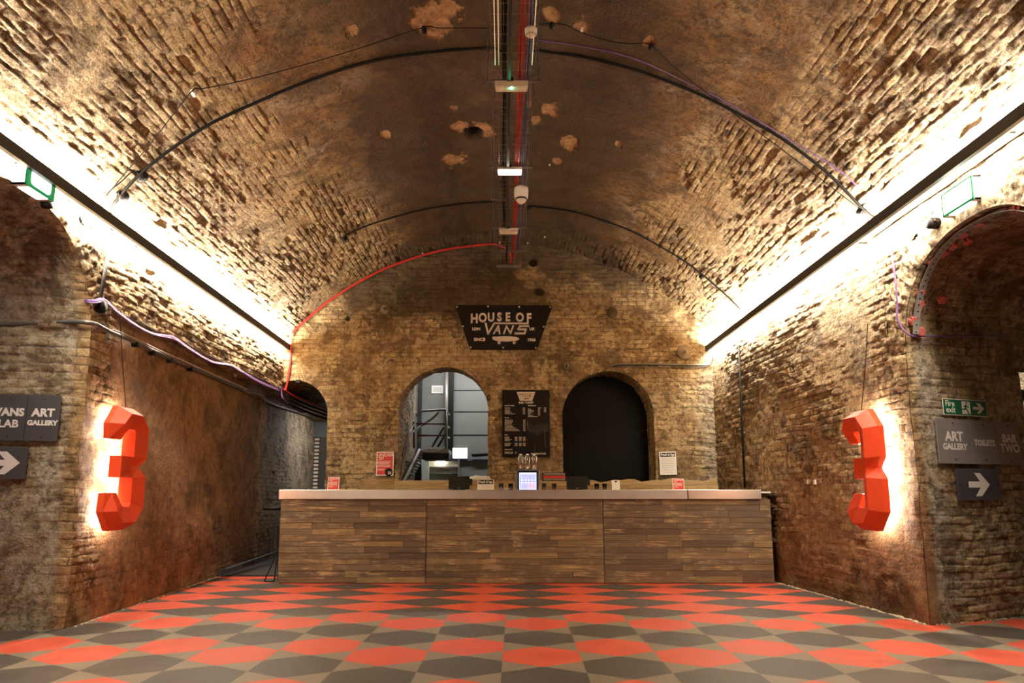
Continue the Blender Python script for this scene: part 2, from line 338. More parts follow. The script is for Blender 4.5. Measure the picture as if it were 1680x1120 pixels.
class Shell:
    ATT = ('plaster', 'soot_and_shade', 'lime_and_glow', 'bare', 'rust', 'hole', 'erode')
    def __init__(s): s.V = []; s.F = []; s.UV = []; s.A = {a: [] for a in s.ATT}; s.n = 0
    def patch(s, us, vs, pos, uv, attr, amp=1.0, flip=False, taper='', tw=0.04, rough=1.0):
        U, Vv = np.meshgrid(us, vs, indexing='ij'); P = pos(U, Vv); T = uv(U, Vv, P)
        dU = np.gradient(P, axis=0); dV = np.gradient(P, axis=1); N = np.cross(dU, dV)
        N /= np.linalg.norm(N, axis=-1, keepdims=True) + 1e-9
        if flip: N = -N
        W = np.stack([fbm(P, 1.7, 3, 5), fbm(P, 1.7, 3, 25), fbm(P, 1.7, 3, 45)], -1) - 0.5
        T = T + np.stack([(fbm(P, 2.3, 3, 71) - 0.5) * 0.10 + (fbm(P, 16, 2, 72) - 0.5) * 0.022, (fbm(P, 1.1, 3, 91) - 0.5) * 0.07 + (fbm(P, 14, 2, 93) - 0.5) * 0.018], -1)
        A = attr(P); g = {a: np.clip(np.broadcast_to(A.get(a, 0.0), U.shape), 0, 1) for a in s.ATT}
        u, v = T[..., 0], T[..., 1]; row = np.floor(v / 0.068); off = np.where(row % 2 == 0, 0.105, 0.0)
        col = np.floor((u + off) / 0.21); fu = (u + off) - col * 0.21; fv = v - row * 0.068
        d = np.minimum(np.minimum(fu, 0.21 - fu), np.minimum(fv, 0.068 - fv))
        rb = _h(row.astype(np.int64), col.astype(np.int64), 3 + 0 * row.astype(np.int64), 9)
        tl = (_h(row.astype(np.int64), col.astype(np.int64), 8 + 0 * row.astype(np.int64), 19) - 0.5)
        m = ss(0.000, 0.009, d)
        lost = np.where(rb < 0.035, -0.022, 0); er = ss(0.34, 0.55, fbm(P, 1.5, 5, 207)); g['erode'] = er; pit = ss(0.60, 0.74, fbm(P, 13, 3, 211))
        hb = m * ((0.0015 + 0.008 * er) + (rb - 0.5) * (0.002 + 0.013 * er) + tl * (fu - 0.11) * 0.05 + lost * er) + (fbm(P, 30, 3, 3) - 0.5) * 0.010 * rough * (0.5 + er) + (fbm(P, 6, 3, 4) - 0.5) * 0.012 - pit * 0.006 * (0.3 + er)
        hp = 0.012 + (fbm(P, 5, 4, 6) - 0.5) * 0.018
        pl = g['plaster']; h = (hb * (1 - pl) + hp * pl) * amp - ss(0.6, 1, g['bare']) * 0.012 - g['hole'] * 0.09
        k = np.ones_like(U)
        du = np.linalg.norm(P - P[:1], axis=-1); du2 = np.linalg.norm(P - P[-1:], axis=-1)
        dv = np.linalg.norm(P - P[:, :1], axis=-1); dv2 = np.linalg.norm(P - P[:, -1:], axis=-1)
        for ch, dd in (('a', du), ('b', du2), ('c', dv), ('d', dv2)):
            if ch in taper: k = k * ss(0, tw, dd)
        P = P + W * 0.035 + N * (h * k)[..., None]
        nu, nv = U.shape; idx = s.n + np.arange(nu * nv).reshape(nu, nv)
        q = np.stack([idx[:-1, :-1], idx[1:, :-1], idx[1:, 1:], idx[:-1, 1:]], -1).reshape(-1, 4)
        if flip: q = q[:, ::-1]
        s.V.append(P.reshape(-1, 3)); s.F.append(q); s.UV.append(T.reshape(-1, 2)); s.n += nu * nv
        for a in s.ATT: s.A[a].append(g[a].reshape(-1))
    def build(s, name, mat=None, parent=None):
        V = np.concatenate(s.V); Fc = np.concatenate(s.F); UV = np.concatenate(s.UV)
        me = bpy.data.meshes.new(name); me.vertices.add(len(V)); me.vertices.foreach_set('co', V.astype(np.float32).ravel())
        me.loops.add(Fc.size); me.loops.foreach_set('vertex_index', Fc.astype(np.int32).ravel())
        me.polygons.add(len(Fc)); me.polygons.foreach_set('loop_start', (np.arange(len(Fc)) * 4).astype(np.int32))
        me.polygons.foreach_set('loop_total', np.full(len(Fc), 4, np.int32)); me.polygons.foreach_set('use_smooth', np.ones(len(Fc), bool))
        me.update(); ul = me.uv_layers.new(name='UVMap'); ul.data.foreach_set('uv', UV[Fc.ravel()].astype(np.float32).ravel())
        for a in s.ATT:
            at = me.attributes.new(a, 'FLOAT', 'POINT'); at.data.foreach_set('value', np.concatenate(s.A[a]).astype(np.float32))
        me.materials.append(mat or M['wall']); me.validate(); o = bpy.data.objects.new(name, me); COL.objects.link(o)
        o['kind'] = 'structure'; return o
def rng(a, b, step): return np.linspace(a, b, max(2, int(abs(b - a) / step) + 1))
ST = lambda *a: np.stack(np.broadcast_arrays(*a), -1)
def blob(P, c, r, seed=3, jag=0.5):
    d = np.linalg.norm((P - np.array(c)) / np.array(r), axis=-1) + (fbm(P, 9, 4, seed) - 0.5) * 3.2 * jag
    return 1 - ss(0.85, 1.0, d)
# ---------------------------------------------------------------- ceiling vault
YB = 11.0
bare_spots = [(vault_at(712, 22), 0.19), (vault_at(690, 34), 0.12), (vault_at(905, 24), 0.10), (vault_at(955, 40), 0.09), (vault_at(1066, 66), 0.07), (vault_at(790, 212), 0.17), (vault_at(752, 208), 0.12),
              (vault_at(745, 262), 0.2), (vault_at(905, 178), 0.12), (vault_at(880, 195), 0.09), (vault_at(935, 232), 0.14), (vault_at(915, 262), 0.08), (vault_at(575, 50), 0.07), (vault_at(632, 218), 0.08), (vault_at(1015, 235), 0.06), (vault_at(742, 176), 0.06), (vault_at(870, 170), 0.06)]
hole_v = vault_at(777, 218)
def vault_attr(P):
    x, y, z = P[..., 0], P[..., 1], P[..., 2]
    nn = fbm(P, 0.9, 4, 11); n2 = fbm(P, 3, 4, 15)
    edge = 2.0 + (nn - 0.5) * 2.4
    pl = 1 - ss(edge - 0.25, edge + 0.25, np.abs(x - 0.05)); pl = pl * (1 - 0.85 * ss(10.0, 10.5, y + (nn - 0.5) * 1.2))
    soot_and_shade = 0.19 + 0.41 * np.exp(-((x - 0.1) / 1.9) ** 4) + (fbm(P, 0.7, 3, 31) - 0.5) * 0.45 + 0.12 * ss(9.9, 10.6, y)  # real soot, plus a crown painted darker to steepen the lamps' falloff
    bare = 0
    for i, (c, r) in enumerate(bare_spots): r = r * (1 if i < 2 else .78); bare = np.maximum(bare, blob(P, c, (r, r * 1.3, r), 40 + i, 0.55))
    hole = blob(P, hole_v, (0.11, 0.12, 0.2), 60, 0.25)
    return dict(plaster=pl, soot_and_shade=soot_and_shade, bare=bare, hole=hole, lime_and_glow=np.maximum(0.25 * ss(0.45, 0.7, n2), 0.55 * ss(2.2, 3.2, np.abs(x))), rust=0.35 * ss(0.55, 0.7, fbm(P, 1.4, 3, 77)))  # flanks painted paler beside the troughs to widen the lamp glow
sh = Shell()
def vpos(U, V): a = (V - VR * VANG) / VR; return ST(VX + VR * np.sin(a), U, VZ + VR * np.cos(a))
vuv = lambda U, V, P: ST(U, V)
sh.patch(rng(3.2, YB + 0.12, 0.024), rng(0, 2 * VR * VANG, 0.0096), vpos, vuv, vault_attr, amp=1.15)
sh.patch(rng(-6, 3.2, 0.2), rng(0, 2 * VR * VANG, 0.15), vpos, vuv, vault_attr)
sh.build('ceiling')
# ---------------------------------------------------------------- side walls
def rw_x(y): return np.interp(y, [-10, 3.9, 6.0, 7.1, 8.6, 11.2], [3.46, 3.46, 3.455, 3.40, 3.31, 3.30])
class Arch:
    def __init__(s, c, r, zc, p=2.0): s.c, s.r, s.zc, s.p = c, r, zc, p
    def pt(s, ph):   # ph 0..pi from far side (+) over the top to the near side
        cs, sn = np.cos(ph), np.sin(ph); e = 2 / s.p
        return s.c + s.r * np.sign(cs) * np.abs(cs) ** e, s.zc + s.r * np.abs(sn) ** e
AR = Arch(5.06, 0.92, 2.16, 2.35); AL = Arch(4.84, 0.98, 2.25, 2.1)
PH = np.linspace(0, np.pi, 220); RING = 0.24
def side(shl, A, xf, top, attr, flip, jamb_dx=0.0):
    a0, a1 = A.c - A.r, A.c + A.r
    alen = lambda ph: ph * A.r * 1.1
    def ring(U, V):
        y, z = A.pt(U); y2, z2 = Arch(A.c, A.r + RING, A.zc, A.p).pt(U); k = V / RING
        yy = y + (y2 - y) * k; zz = z + (z2 - z) * k; return ST(xf(yy), yy, zz)
    shl.patch(PH, rng(0, RING, 0.02), ring, lambda U, V, P: ST(V - 0.015, alen(U)), attr, flip=flip, taper='c', amp=1.3, rough=2.0)
    B = Arch(A.c, A.r + RING, A.zc, A.p)
    def above(U, V):
        y, z = B.pt(U); return ST(xf(y), y, z + (top - z) * V)
    shl.patch(PH, np.linspace(0, 1, 120), above, lambda U, V, P: ST(P[..., 1], P[..., 2]), attr, flip=flip, amp=1.2, rough=1.5)
    return B
def rw_attr(P):
    x, y, z = P[..., 0], P[..., 1], P[..., 2]; n = fbm(P, 1.2, 4, 12)
    jam = ss(3.50, 3.60, x)
    low = 1 - ss(0.9, 1.9, z + (n - 0.5) * 1.4)
    soot_and_shade = 0.24 + 0.16 * low + (n - 0.5) * 0.3 + 0.10 * (1 - ss(0.2, 0.5, z)) * (1 - jam) + 0.12 * ss(2.1, 2.4, z) * jam
    lime_and_glow = jam * 0.85 * (1 - ss(0.05, 0.35, x - 3.5 + (n - .5) * .5)) * (1 - ss(1.9, 2.6, z)) + 0.15 + 0.25 * jam + 0.35 * ss(2.2, 3.0, z) * (1 - jam)  # limewash on the pier; wall top painted paler as glow from the trough
    rust = (1 - ss(0.3, 1.1, z + (n - 0.5))) * 0.95 * (1 - jam) + 0.35 * low * (1 - jam)
    pl = (1 - jam) * 0.55 * (1 - ss(0.4, 1.6, z + (n - 0.5) * 1.5)) + jam * 0.4 * (1 - ss(0.15, 0.4, x - 3.46))
    hole = 0
    for (px, py, r) in ((1279, 674, .03), (1318, 694, .025), (1319, 766, .025), (1497, 820, .03)):
        c = atx(px, py, 3.38); hole = np.maximum(hole, blob(P, c, (0.3, r, r * 1.4), 5, 0.15))
    return dict(plaster=pl, soot_and_shade=soot_and_shade, lime_and_glow=lime_and_glow, rust=rust, hole=hole, bare=0.35 * low * (1 - jam) * ss(0.4, 0.6, n))
sh = Shell()
B = side(sh, AR, rw_x, ZS + 0.12, rw_attr, False)
yz = lambda U, V, P: ST(P[..., 1], P[..., 2])
def rpl(y0, y1, z1, st=0.026):
    sh.patch(rng(y0, y1, st), rng(-0.05, z1, 0.0096 if st < 0.1 else 0.1), lambda U, V: ST(rw_x(U), U, V), yz, rw_attr, flip=True, taper='a' if y0 > 5 else '', rough=1.4, amp=1.15)
yr = AR.c + AR.r + RING
sh.patch(rng(AR.c + AR.r, yr, 0.02), rng(-0.05, AR.zc, 0.0096), lambda U, V: ST(rw_x(U), U, V), yz, rw_attr, flip=True, taper='a', rough=1.4, amp=1.15)
rpl(yr, YB + 0.1, AR.zc)
sh.patch(rng(yr, YB + 0.1, 0.026), rng(AR.zc, ZS + 0.12, 0.0096), lambda U, V: ST(rw_x(U), U, V), yz, rw_attr, flip=True, rough=1.4, amp=1.25)
sh.patch(rng(-6, AR.c - AR.r - RING, 0.2), rng(-0.05, ZS + 0.12, 0.1), lambda U, V: ST(rw_x(U), U, V), yz, rw_attr, flip=True)
sh.patch(rng(AR.c - AR.r - RING, AR.c - AR.r, 0.05), rng(-0.05, AR.zc, 0.05), lambda U, V: ST(rw_x(U), U, V), yz, rw_attr, flip=True)
JD = 1.29
def soff(U, V):   # soffit of the arch, running to the right
    y, z = AR.pt(U); k = np.clip(np.cos(U) * 3, 0, 1)
    return ST(3.46 + V, y + k * V * 0.37, z)
sh.patch(PH, rng(0, 1.75, 0.025), soff, lambda U, V, P: ST(V, U * AR.r), rw_attr, taper='c', flip=True, rough=1.5)
sh.patch(rng(0, JD, 0.025), rng(-0.05, AR.zc, 0.0096), lambda U, V: ST(3.46 + U, AR.c + AR.r + 0.37 * U, V), lambda U, V, P: ST(U, V), rw_attr, taper='a', flip=False, rough=1.5)
sh.patch(rng(0, JD, 0.1), rng(-0.05, AR.zc, 0.1), lambda U, V: ST(3.46 + U, AR.c - AR.r + 0 * U, V), lambda U, V, P: ST(U, V), rw_attr, flip=True)
sh.patch(rng(AR.c + AR.r + 0.37 * JD, 9.5, 0.1), rng(-0.05, 4, 0.1), lambda U, V: ST(3.46 + JD + 0 * U, U, V), yz, rw_attr)
sh.build('wall_right')
# left wall: upper brickwork, lower rendered wall set back, arch
def lw_x(y): return np.interp(y, [-10, 5.85, 9.66, 11.0, 13.5, 16], [-3.46, -3.46, -3.72, -3.83, -4.05, -4.25])
UX = -3.47; ZL = 2.66
def lw_attr(P):
    x, y, z = P[..., 0], P[..., 1], P[..., 2]; n = fbm(P, 1.1, 4, 13); n2 = fbm(P, 3.0, 4, 23)
    jam = ss(0.05, 0.15, -x - 3.46) * (1 - ss(5.9, 5.95, y)); low = 1 - ss(ZL - 0.06, ZL, z)
    render = low * (1 - jam) * ss(5.95, 6.5, y + (n2 - 0.5) * 0.8) * (1 - 0.8 * ss(10.9, 11.4, y))
    soot_and_shade = 0.20 + 0.0 * jam + (n - 0.5) * 0.32 + 0.12 * render * ss(9.2, 10.3, y) + 0.10 * (1 - ss(0.2, 0.7, z + (n - .5) * .6))
    soot_and_shade = soot_and_shade + 0.30 * np.exp(-((z - 2.42) / 0.1) ** 2) * jam * (1 - ss(3.75, 3.9, -x))
    lime_and_glow = jam * (0.55 + 0.5 * ss(0.45, 0.6, n2)) + 0.1 + 0.35 * ss(2.7, 3.2, z) * (1 - jam) + 0.5 * low * ss(11, 11.5, y)  # limewash on the pier, upper brickwork coloured paler to carry the trough glow
    rust = low * (1 - jam) * (0.25 + 0.7 * (1 - ss(0.2, 1.0, z + (n - .5) * 1.2)))
    pl = render * 0.93 * (0.75 + 0.25 * ss(0.25, 0.8, z + n2 - 0.5)) + jam * 0.55 * ss(0.45, 0.6, n)
    strk = ss(0.45, 0.62, fbm(P * np.array([5.0, 5.0, 0.7]), 1.0, 4, 88)); lime_and_glow = np.maximum(lime_and_glow, jam * strk)
    return dict(plaster=pl, soot_and_shade=soot_and_shade, lime_and_glow=lime_and_glow * (1 - 0.9 * render), rust=rust, bare=0.55 * render * ss(0.3, 0.6, n2) * (1 - ss(9.0, 10.5, y)))
sh = Shell(); ux = lambda y: UX + 0 * y
B = side(sh, AL, ux, ZS + 0.12, lw_attr, True)
yl = AL.c + AL.r + RING
sh.patch(rng(yl, YB + 0.1, 0.026), rng(ZL, ZS + 0.12, 0.0096), lambda U, V: ST(UX + 0 * U, U, V), yz, lw_attr, amp=1.25, rough=1.4)
sh.patch(rng(AL.c + AL.r, yl, 0.026), rng(-0.05, AL.zc, 0.0096), lambda U, V: ST(lw_x(U), U, V), yz, lw_attr, taper='a')
sh.patch(rng(yl, 16.0, 0.028), rng(-0.05, ZL, 0.0096), lambda U, V: ST(lw_x(U), U, V), yz, lw_attr)
sh.patch(rng(yl, 16.0, 0.03), rng(0, 1, 0.1), lambda U, V: ST(lw_x(U) * (1 - V) + UX * V, U, ZL + 0 * U), lambda U, V, P: ST(P[..., 1], P[..., 0]), lw_attr)
sh.patch(rng(-6, AL.c - AL.r - RING, 0.2), rng(-0.05, ZS + 0.12, 0.1), lambda U, V: ST(UX + 0 * U, U, V), yz, lw_attr)
sh.patch(rng(AL.c - AL.r - RING, AL.c - AL.r, 0.05), rng(-0.05, AL.zc, 0.05), lambda U, V: ST(UX + 0 * U, U, V), yz, lw_attr)
def soffl(U, V):
    y, z = AL.pt(U); k = np.clip(np.cos(U) * 3, 0, 1); return ST(-3.46 - V, y - k * V * 0.2, z)
sh.patch(PH, rng(0, 1.3, 0.025), soffl, lambda U, V, P: ST(V, U * AL.r), lw_attr, taper='c', flip=False, rough=1.5)
sh.patch(rng(0, 1.3, 0.025), rng(-0.05, AL.zc, 0.0096), lambda U, V: ST(-3.46 - U, AL.c + AL.r - 0.2 * U, V), lambda U, V, P: ST(U, V), lw_attr, taper='a', flip=True, rough=1.5)
sh.patch(rng(0, 1.3, 0.1), rng(-0.05, AL.zc, 0.1), lambda U, V: ST(-3.46 - U, AL.c - AL.r + 0 * U, V), lambda U, V, P: ST(U, V), lw_attr)
sh.build('wall_left')
# ---------------------------------------------------------------- back wall
OP = [dict(c=-3.28, r=0.54, zc=2.27), dict(c=-0.93, r=0.70, zc=2.32), dict(c=1.63, r=0.715, zc=2.25)]
def bw_attr(P):
    x, y, z = P[..., 0], P[..., 1], P[..., 2]; n = fbm(P, 1.0, 4, 14); n2 = fbm(P, 3.2, 4, 24)
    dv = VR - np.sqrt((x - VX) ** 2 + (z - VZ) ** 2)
    soot_and_shade = 0.30 + 0.26 * np.exp(-dv / 0.6) * (1 - ss(1.5, 3, np.abs(x))) + 0.14 * ss(3.5, 4.3, z) + (n - 0.5) * 0.55 - 0.10 * ss(0.6, 1, np.exp(-((x + 1.2) / 0.6) ** 2)) * (1 - ss(3.6, 4.0, z)) - 0.12 * (1 - ss(1.3, 1.9, z))
    pl = 0.9 * ss(0.50, 0.62, n2) * (1 - ss(3.9, 4.5, z)) * 0.8
    lime_and_glow = 0.55 * ss(2.95, 3.2, x) + 0.12
    hole = 0
    for (px, py, rx, rz) in ((571, 522, .035, .05), (884, 478, .09, .07), (875, 430, .07, .07)):
        hole = np.maximum(hole, 0.8 * blob(P, aty(px, py, YB), (rx, 0.3, rz), 5, 0.2))
    return dict(plaster=pl, soot_and_shade=soot_and_shade, lime_and_glow=lime_and_glow, hole=hole)
sh = Shell(); xz = lambda U, V, P: ST(P[..., 0], P[..., 2])
def topz(x): return VZ + np.sqrt(np.maximum(VR ** 2 - (x - VX) ** 2, 0)) + 0.10
edges = []
for o in OP:
    c, r, zc = o['c'], o['r'], o['zc']; Bc = r + RING * 0.9
    sh.patch(np.linspace(0, np.pi, 150), rng(0, RING * 0.9, 0.02), lambda U, V: ST(c + (r + V) * np.cos(U), YB + 0 * U, zc + (r + V) * np.sin(U)), xz, bw_attr, taper='c', flip=True, amp=0.9)
    def ab(U, V):
        x = c + Bc * np.cos(U); z = zc + Bc * np.sin(U); return ST(x, YB + 0 * U, z + (topz(x) - z) * V)
    sh.patch(np.linspace(0, np.pi, 130), np.linspace(0, 1, 260), ab, xz, bw_attr, flip=True)
    for sx in (-1, 1):
        x0, x1 = c + sx * r, c + sx * Bc
        sh.patch(rng(x0, x1, 0.02), rng(-0.02, zc, 0.013), lambda U, V: ST(U, YB + 0 * U, V), xz, bw_attr, taper='a', flip=sx < 0)
    edges += [c - Bc, c + Bc]
edges = [-3.9] + edges + [3.42]
for i in range(0, len(edges), 2):
    x0, x1 = edges[i], edges[i + 1]
    if x1 - x0 > 0.01:
        sh.patch(rng(x0, x1, 0.022), np.linspace(0, 1, 520), lambda U, V: ST(U, YB + 0 * U, -0.02 + (topz(U) + 0.02) * V), xz, bw_attr, flip=False)
# reveals of the openings
for o, D in zip(OP, (2.5, 0.42, 0.5)):
    c, r, zc = o['c'], o['r'], o['zc']
    sh.patch(np.linspace(0, 2.25 if c < -3 else np.pi, 120), rng(0, D, 0.04), lambda U, V: ST(c + r * np.cos(U), YB + V, zc + r * np.sin(U)), lambda U, V, P: ST(V, U * r), bw_attr, taper='c', flip=False)
    for sx in (-1, 1):
        if sx < 0 and c < -3: continue
        sh.patch(rng(0, D, 0.03), rng(-0.02, zc, 0.0096), lambda U, V: ST(c + sx * r + 0 * U, YB + U, V), lambda U, V, P: ST(U, V), bw_attr, taper='a', flip=sx > 0)
sh.patch(rng(11.42, 13.1, 0.03), rng(-0.02, 3.7, 0.0135), lambda U, V: ST(-1.63 + 0 * U, U, V), yz, lambda P: dict(soot_and_shade=.25 + 0 * P[..., 0], lime_and_glow=.6 + 0 * P[..., 0]))
sh.build('wall_back')
# ---------------------------------------------------------------- floor
tipp = atz(878.3, 1012.7); WU = 0.508; WV = WU / math.sqrt(3) ; ROT = 0.017
fd = Vector((math.sin(ROT), math.cos(ROT), 0)); fx = Vector((fd.y, -fd.x, 0))
def fl(u, v): p = tipp + fx * (u * WU) + fd * ((v + 1) * WV); return (p.x, p.y, 0)
mb = MB()
for u in range(-14, 15):
    for v in range(-26, 20):
        if (u + v) % 2: continue
        if v >= 0 if u % 2 == 0 else v >= 1:
            mb.add([fl(u - 1, v), fl(u, v - 1), fl(u + 1, v), fl(u, v + 1)], [(0, 1, 2, 3)], 1 if v % 2 == 0 else 0)
        elif (v <= -2 if u % 2 == 0 else v <= -1):
            red = ((-v - 1) // 2) % 2 == 0
            mb.add([fl(u, v - 1), fl(u + .5, v - .5), fl(u + .5, v + .5), fl(u, v + 1), fl(u - .5, v + .5), fl(u - .5, v - .5)], [(0, 1, 2, 3, 4, 5)], 0 if red else 1)
            mb.add([fl(u, v - 1), fl(u - .5, v - .5), fl(u - .5, v - 1.5)], [(0, 2, 1)], 2)
            mb.add([fl(u, v - 1), fl(u + .5, v - .5), fl(u + .5, v - 1.5)], [(0, 1, 2)], 2)
            if v == -2: # the row that meets the diamonds
                mb.add([fl(u, v + 1), fl(u - .5, v + .5), fl(u - .5, v + 1.5)], [(0, 1, 2)], 2)
                mb.add([fl(u, v + 1), fl(u + .5, v + .5), fl(u + .5, v + 1.5)], [(0, 2, 1)], 2)
me = bpy.data.meshes.new('floor'); me.from_pydata(mb.v, [], mb.f)
for k in ('f_red', 'f_dark', 'f_grey', 'f_plain'): me.materials.append(M[k])
me.polygons.foreach_set('material_index', mb.m)
bm = bmesh.new(); bm.from_mesh(me)
for co, no in (((0, 9.42, 0), (0, 1, 0)), ((0, -2, 0), (0, -1, 0)), ((4.7, 0, 0), (1, 0, 0)), ((-4.9, 0, 0), (-1, 0, 0))):
    bmesh.ops.bisect_plane(bm, geom=bm.verts[:] + bm.edges[:] + bm.faces[:], plane_co=co, plane_no=no, clear_outer=True)
for lo, hi, zz in (((-4.9, 9.42), (4.7, 19), -0.0), ((-4.9, -7), (4.7, -2), 0), ((4.7, -7), (9, 19), 0)):
    f = bm.faces.new([bm.verts.new(p) for p in ((lo[0], lo[1], zz), (hi[0], lo[1], zz), (hi[0], hi[1], zz), (lo[0], hi[1], zz))]); f.material_index = 3
bmesh.ops.recalc_face_normals(bm, faces=bm.faces)
for f in bm.faces:
    if f.normal.z < 0: f.normal_flip()
bm.to_mesh(me); bm.free(); fo = bpy.data.objects.new('floor', me); COL.objects.link(fo); fo['kind'] = 'structure'
# rubble line where floor meets the walls
rr = random.Random(3); mb = MB()
def pebble(x, y, r): mb.ball((x, y, r * 0.25), r, 4, 0, (1 + rr.random(), 1 + rr.random(), 0.6))
y = 6.0
while y < 8.66:
    pebble(float(rw_x(y)) - 0.03 + rr.uniform(-.015, .025), y, rr.uniform(.007, .016)); y += rr.uniform(.012, .03)
x = 3.5
while x < 4.55:
    pebble(x, 5.98 + 0.37 * (x - 3.46) + rr.uniform(-.02, .01), rr.uniform(.005, .012)); x += rr.uniform(.015, .04)
y = 5.9
while y < 9.4:
    pebble(float(lw_x(y)) + 0.035 + rr.uniform(-.015, .02), y, rr.uniform(.004, .010)); y += rr.uniform(.015, .04)
tag(mb.build('mortar_rubble', M['stone'], smooth=True), 'thin pale line of crumbled mortar along the foot of the brick walls', 'rubble', kind='stuff')
# left side: raised skirting and dark threshold behind the counter end
mb = MB(); mb.box((-3.70, 9.42, 0), (-2.8, 9.50, 0.012)); o = mb.build('trim_1', M['black_metal']); o['kind'] = 'structure'
mb = MB(); mb.tube([(float(lw_x(9.6)) + 0.06, 9.6, 0.07), (float(lw_x(12.9)) + 0.06, 12.9, 0.07)], 0.012, 6)
fr = Fr((float(lw_x(9.5)) + 0.015, 9.5, 0), (-0.1, 1, 0), (0, 0, 1)); mb.box((0, 0, -0.02), (3.4, 0.075, 0.02), 0, fr)
o = mb.build('baseboard_left', M['conduit']); o['kind'] = 'structure'
# ---------------------------------------------------------------- wall light troughs
for side, (a, b) in TUBES.items():
    a, b = Vector(a), Vector(b); s = -1 if side == 'left' else 1
    root = empty('linear_wall_light', (a.x, 8, a.z), 'long black linear uplighter washing the %s brick wall, running to the back wall' % side, 'wall light', 'black linear wall lights')
    d = (b - a).normalized(); fr = Fr(a, d, (0, 0, 1)); L = (b - a).length
    mb = MB(); zz = (-1 if side == 'right' else 1)
    mb.box((0, -0.045, -0.022), (L, 0.045, 0.022), 0, fr)
    mb.build('housing', M['black_metal'], root, bevel=0.003)
    for k, dy in enumerate((0.029, -0.029)):
        mb = MB(); xw = sorted((s * 0.023, s * 0.028)); mb.box((0.01, dy - 0.015, xw[0]), (L - 0.01, dy + 0.015, xw[1]), 0, fr); mb.build('diffuser', M['led'], root)
    for y in (4.4, 6.4, 8.4, 10.4):
        p = a + d * ((y - a.y) / d.y); mb = MB(); wx = UX if s < 0 else float(rw_x(y)); mb.rod(p, (wx, p.y, p.z), 0.008, 6); mb.build('bracket', M['black_metal'], root)
# ---------------------------------------------------------------- bar counter
def planks(mb, x0, x1, z0, z1, fr, rows, lmin, lmax, th, r):
    h = (z1 - z0) / rows
    zc = [z0 + h * (i + (r.uniform(-.12, .12) if 0 < i < rows else 0)) for i in range(rows + 1)]
    for i in range(rows):
        x = x0
        while x < x1 - 0.001:
            e = min(x1, x + r.uniform(lmin, lmax))
            if x1 - e < 0.12: e = x1
            mb.cur = r.uniform(0.02, 1.0); t_ = th + r.uniform(-.006, .006)
            mb.box((x + .0012, zc[i] + .0012, 0), (e - .0012, zc[i + 1] - .0012, t_), 0, fr); x = e
bar = empty('bar_counter', (0.28, 8.7, 0), 'long bar counter clad in reclaimed brown planks with a steel edged top', 'bar counter')
BX = (-2.69, 3.225); YF = 8.70
mb = MB(); mb.box((BX[0] + .01, YF + 0.03, 0), (BX[1] - .01, YF + 0.62, 0.985)); mb.build('carcass', M['black'], bar)
rb = random.Random(11)
for x0, x1 in ((BX[0], -0.93), (-0.925, 1.20), (1.205, BX[1])):
    mb = MB(); planks(mb, x0, x1, 0.005, 0.985, Fr((0, YF + 0.03, 0), (1, 0, 0), (0, 0, 1)), 14, 0.3, 1.1, 0.028, rb)
    mb.build('plank_panel', M['planks'], bar, bevel=0.0015)
mb = MB(); mb.box((BX[0] - .02, YF - 0.035, 0.988), (2.22, YF + 0.66, 1.10)); mb.build('worktop', M['steel'], bar, bevel=0.004)
mb = MB(); mb.box((2.228, YF - 0.035, 0.988), (3.11, YF + 0.66, 1.10)); mb.build('worktop', M['steel'], bar, bevel=0.004)
mb = MB(); mb.box((3.112, YF + 0.0, 1.06), (3.235, YF + 0.62, 1.08)); mb.build('worktop_end', M['white_plastic'], bar)
# back counter
bc = empty('back_bar_counter', (0.4, 10.5, 0), 'pale plank back counter against the brick wall behind the bar', 'counter')
mb = MB(); mb.box((-2.05, 10.5, 0), (3.15, 10.95, 1.0)); mb.build('carcass', M['dark_grey'], bc)
mb = MB(); r = random.Random(5); fr = Fr((0, 10.5, 0), (1, 0, 0), (0, 0, 1))
planks(mb, -2.05, -1.60, 1.0, 1.265, fr, 3, .3, .6, .03, r); planks(mb, -1.60, -0.28, 1.0, 1.245, fr, 2, .7, 1.5, .03, r)
planks(mb, -0.28, 0.30, 1.0, 1.235, fr, 3, .4, .7, .03, r); planks(mb, 0.30, 0.92, 1.0, 1.235, fr, 3, .3, .6, .03, r)
planks(mb, 1.40, 3.13, 1.0, 1.18, fr, 2, .4, .9, .032, r)
mb.cur = 0.9
edge = [(0.92 + 2.2 * i / 22, 1.245 + 0.018 * math.sin(i * 0.9) + 0.012 * math.sin(i * 2.1) + (0.012 if i > 11 else 0)) for i in range(23)]
mb.ext([(3.12, 1.182), (0.92, 1.182)] + edge, fr, 0, 0.03)
mb.cur = 0.6; planks(mb, 0.92, 1.40, 1.0, 1.18, fr, 3, .3, .5, .026, r)
mb.build('plank_upstand', M['pale_planks'], bc, bevel=0.0015)
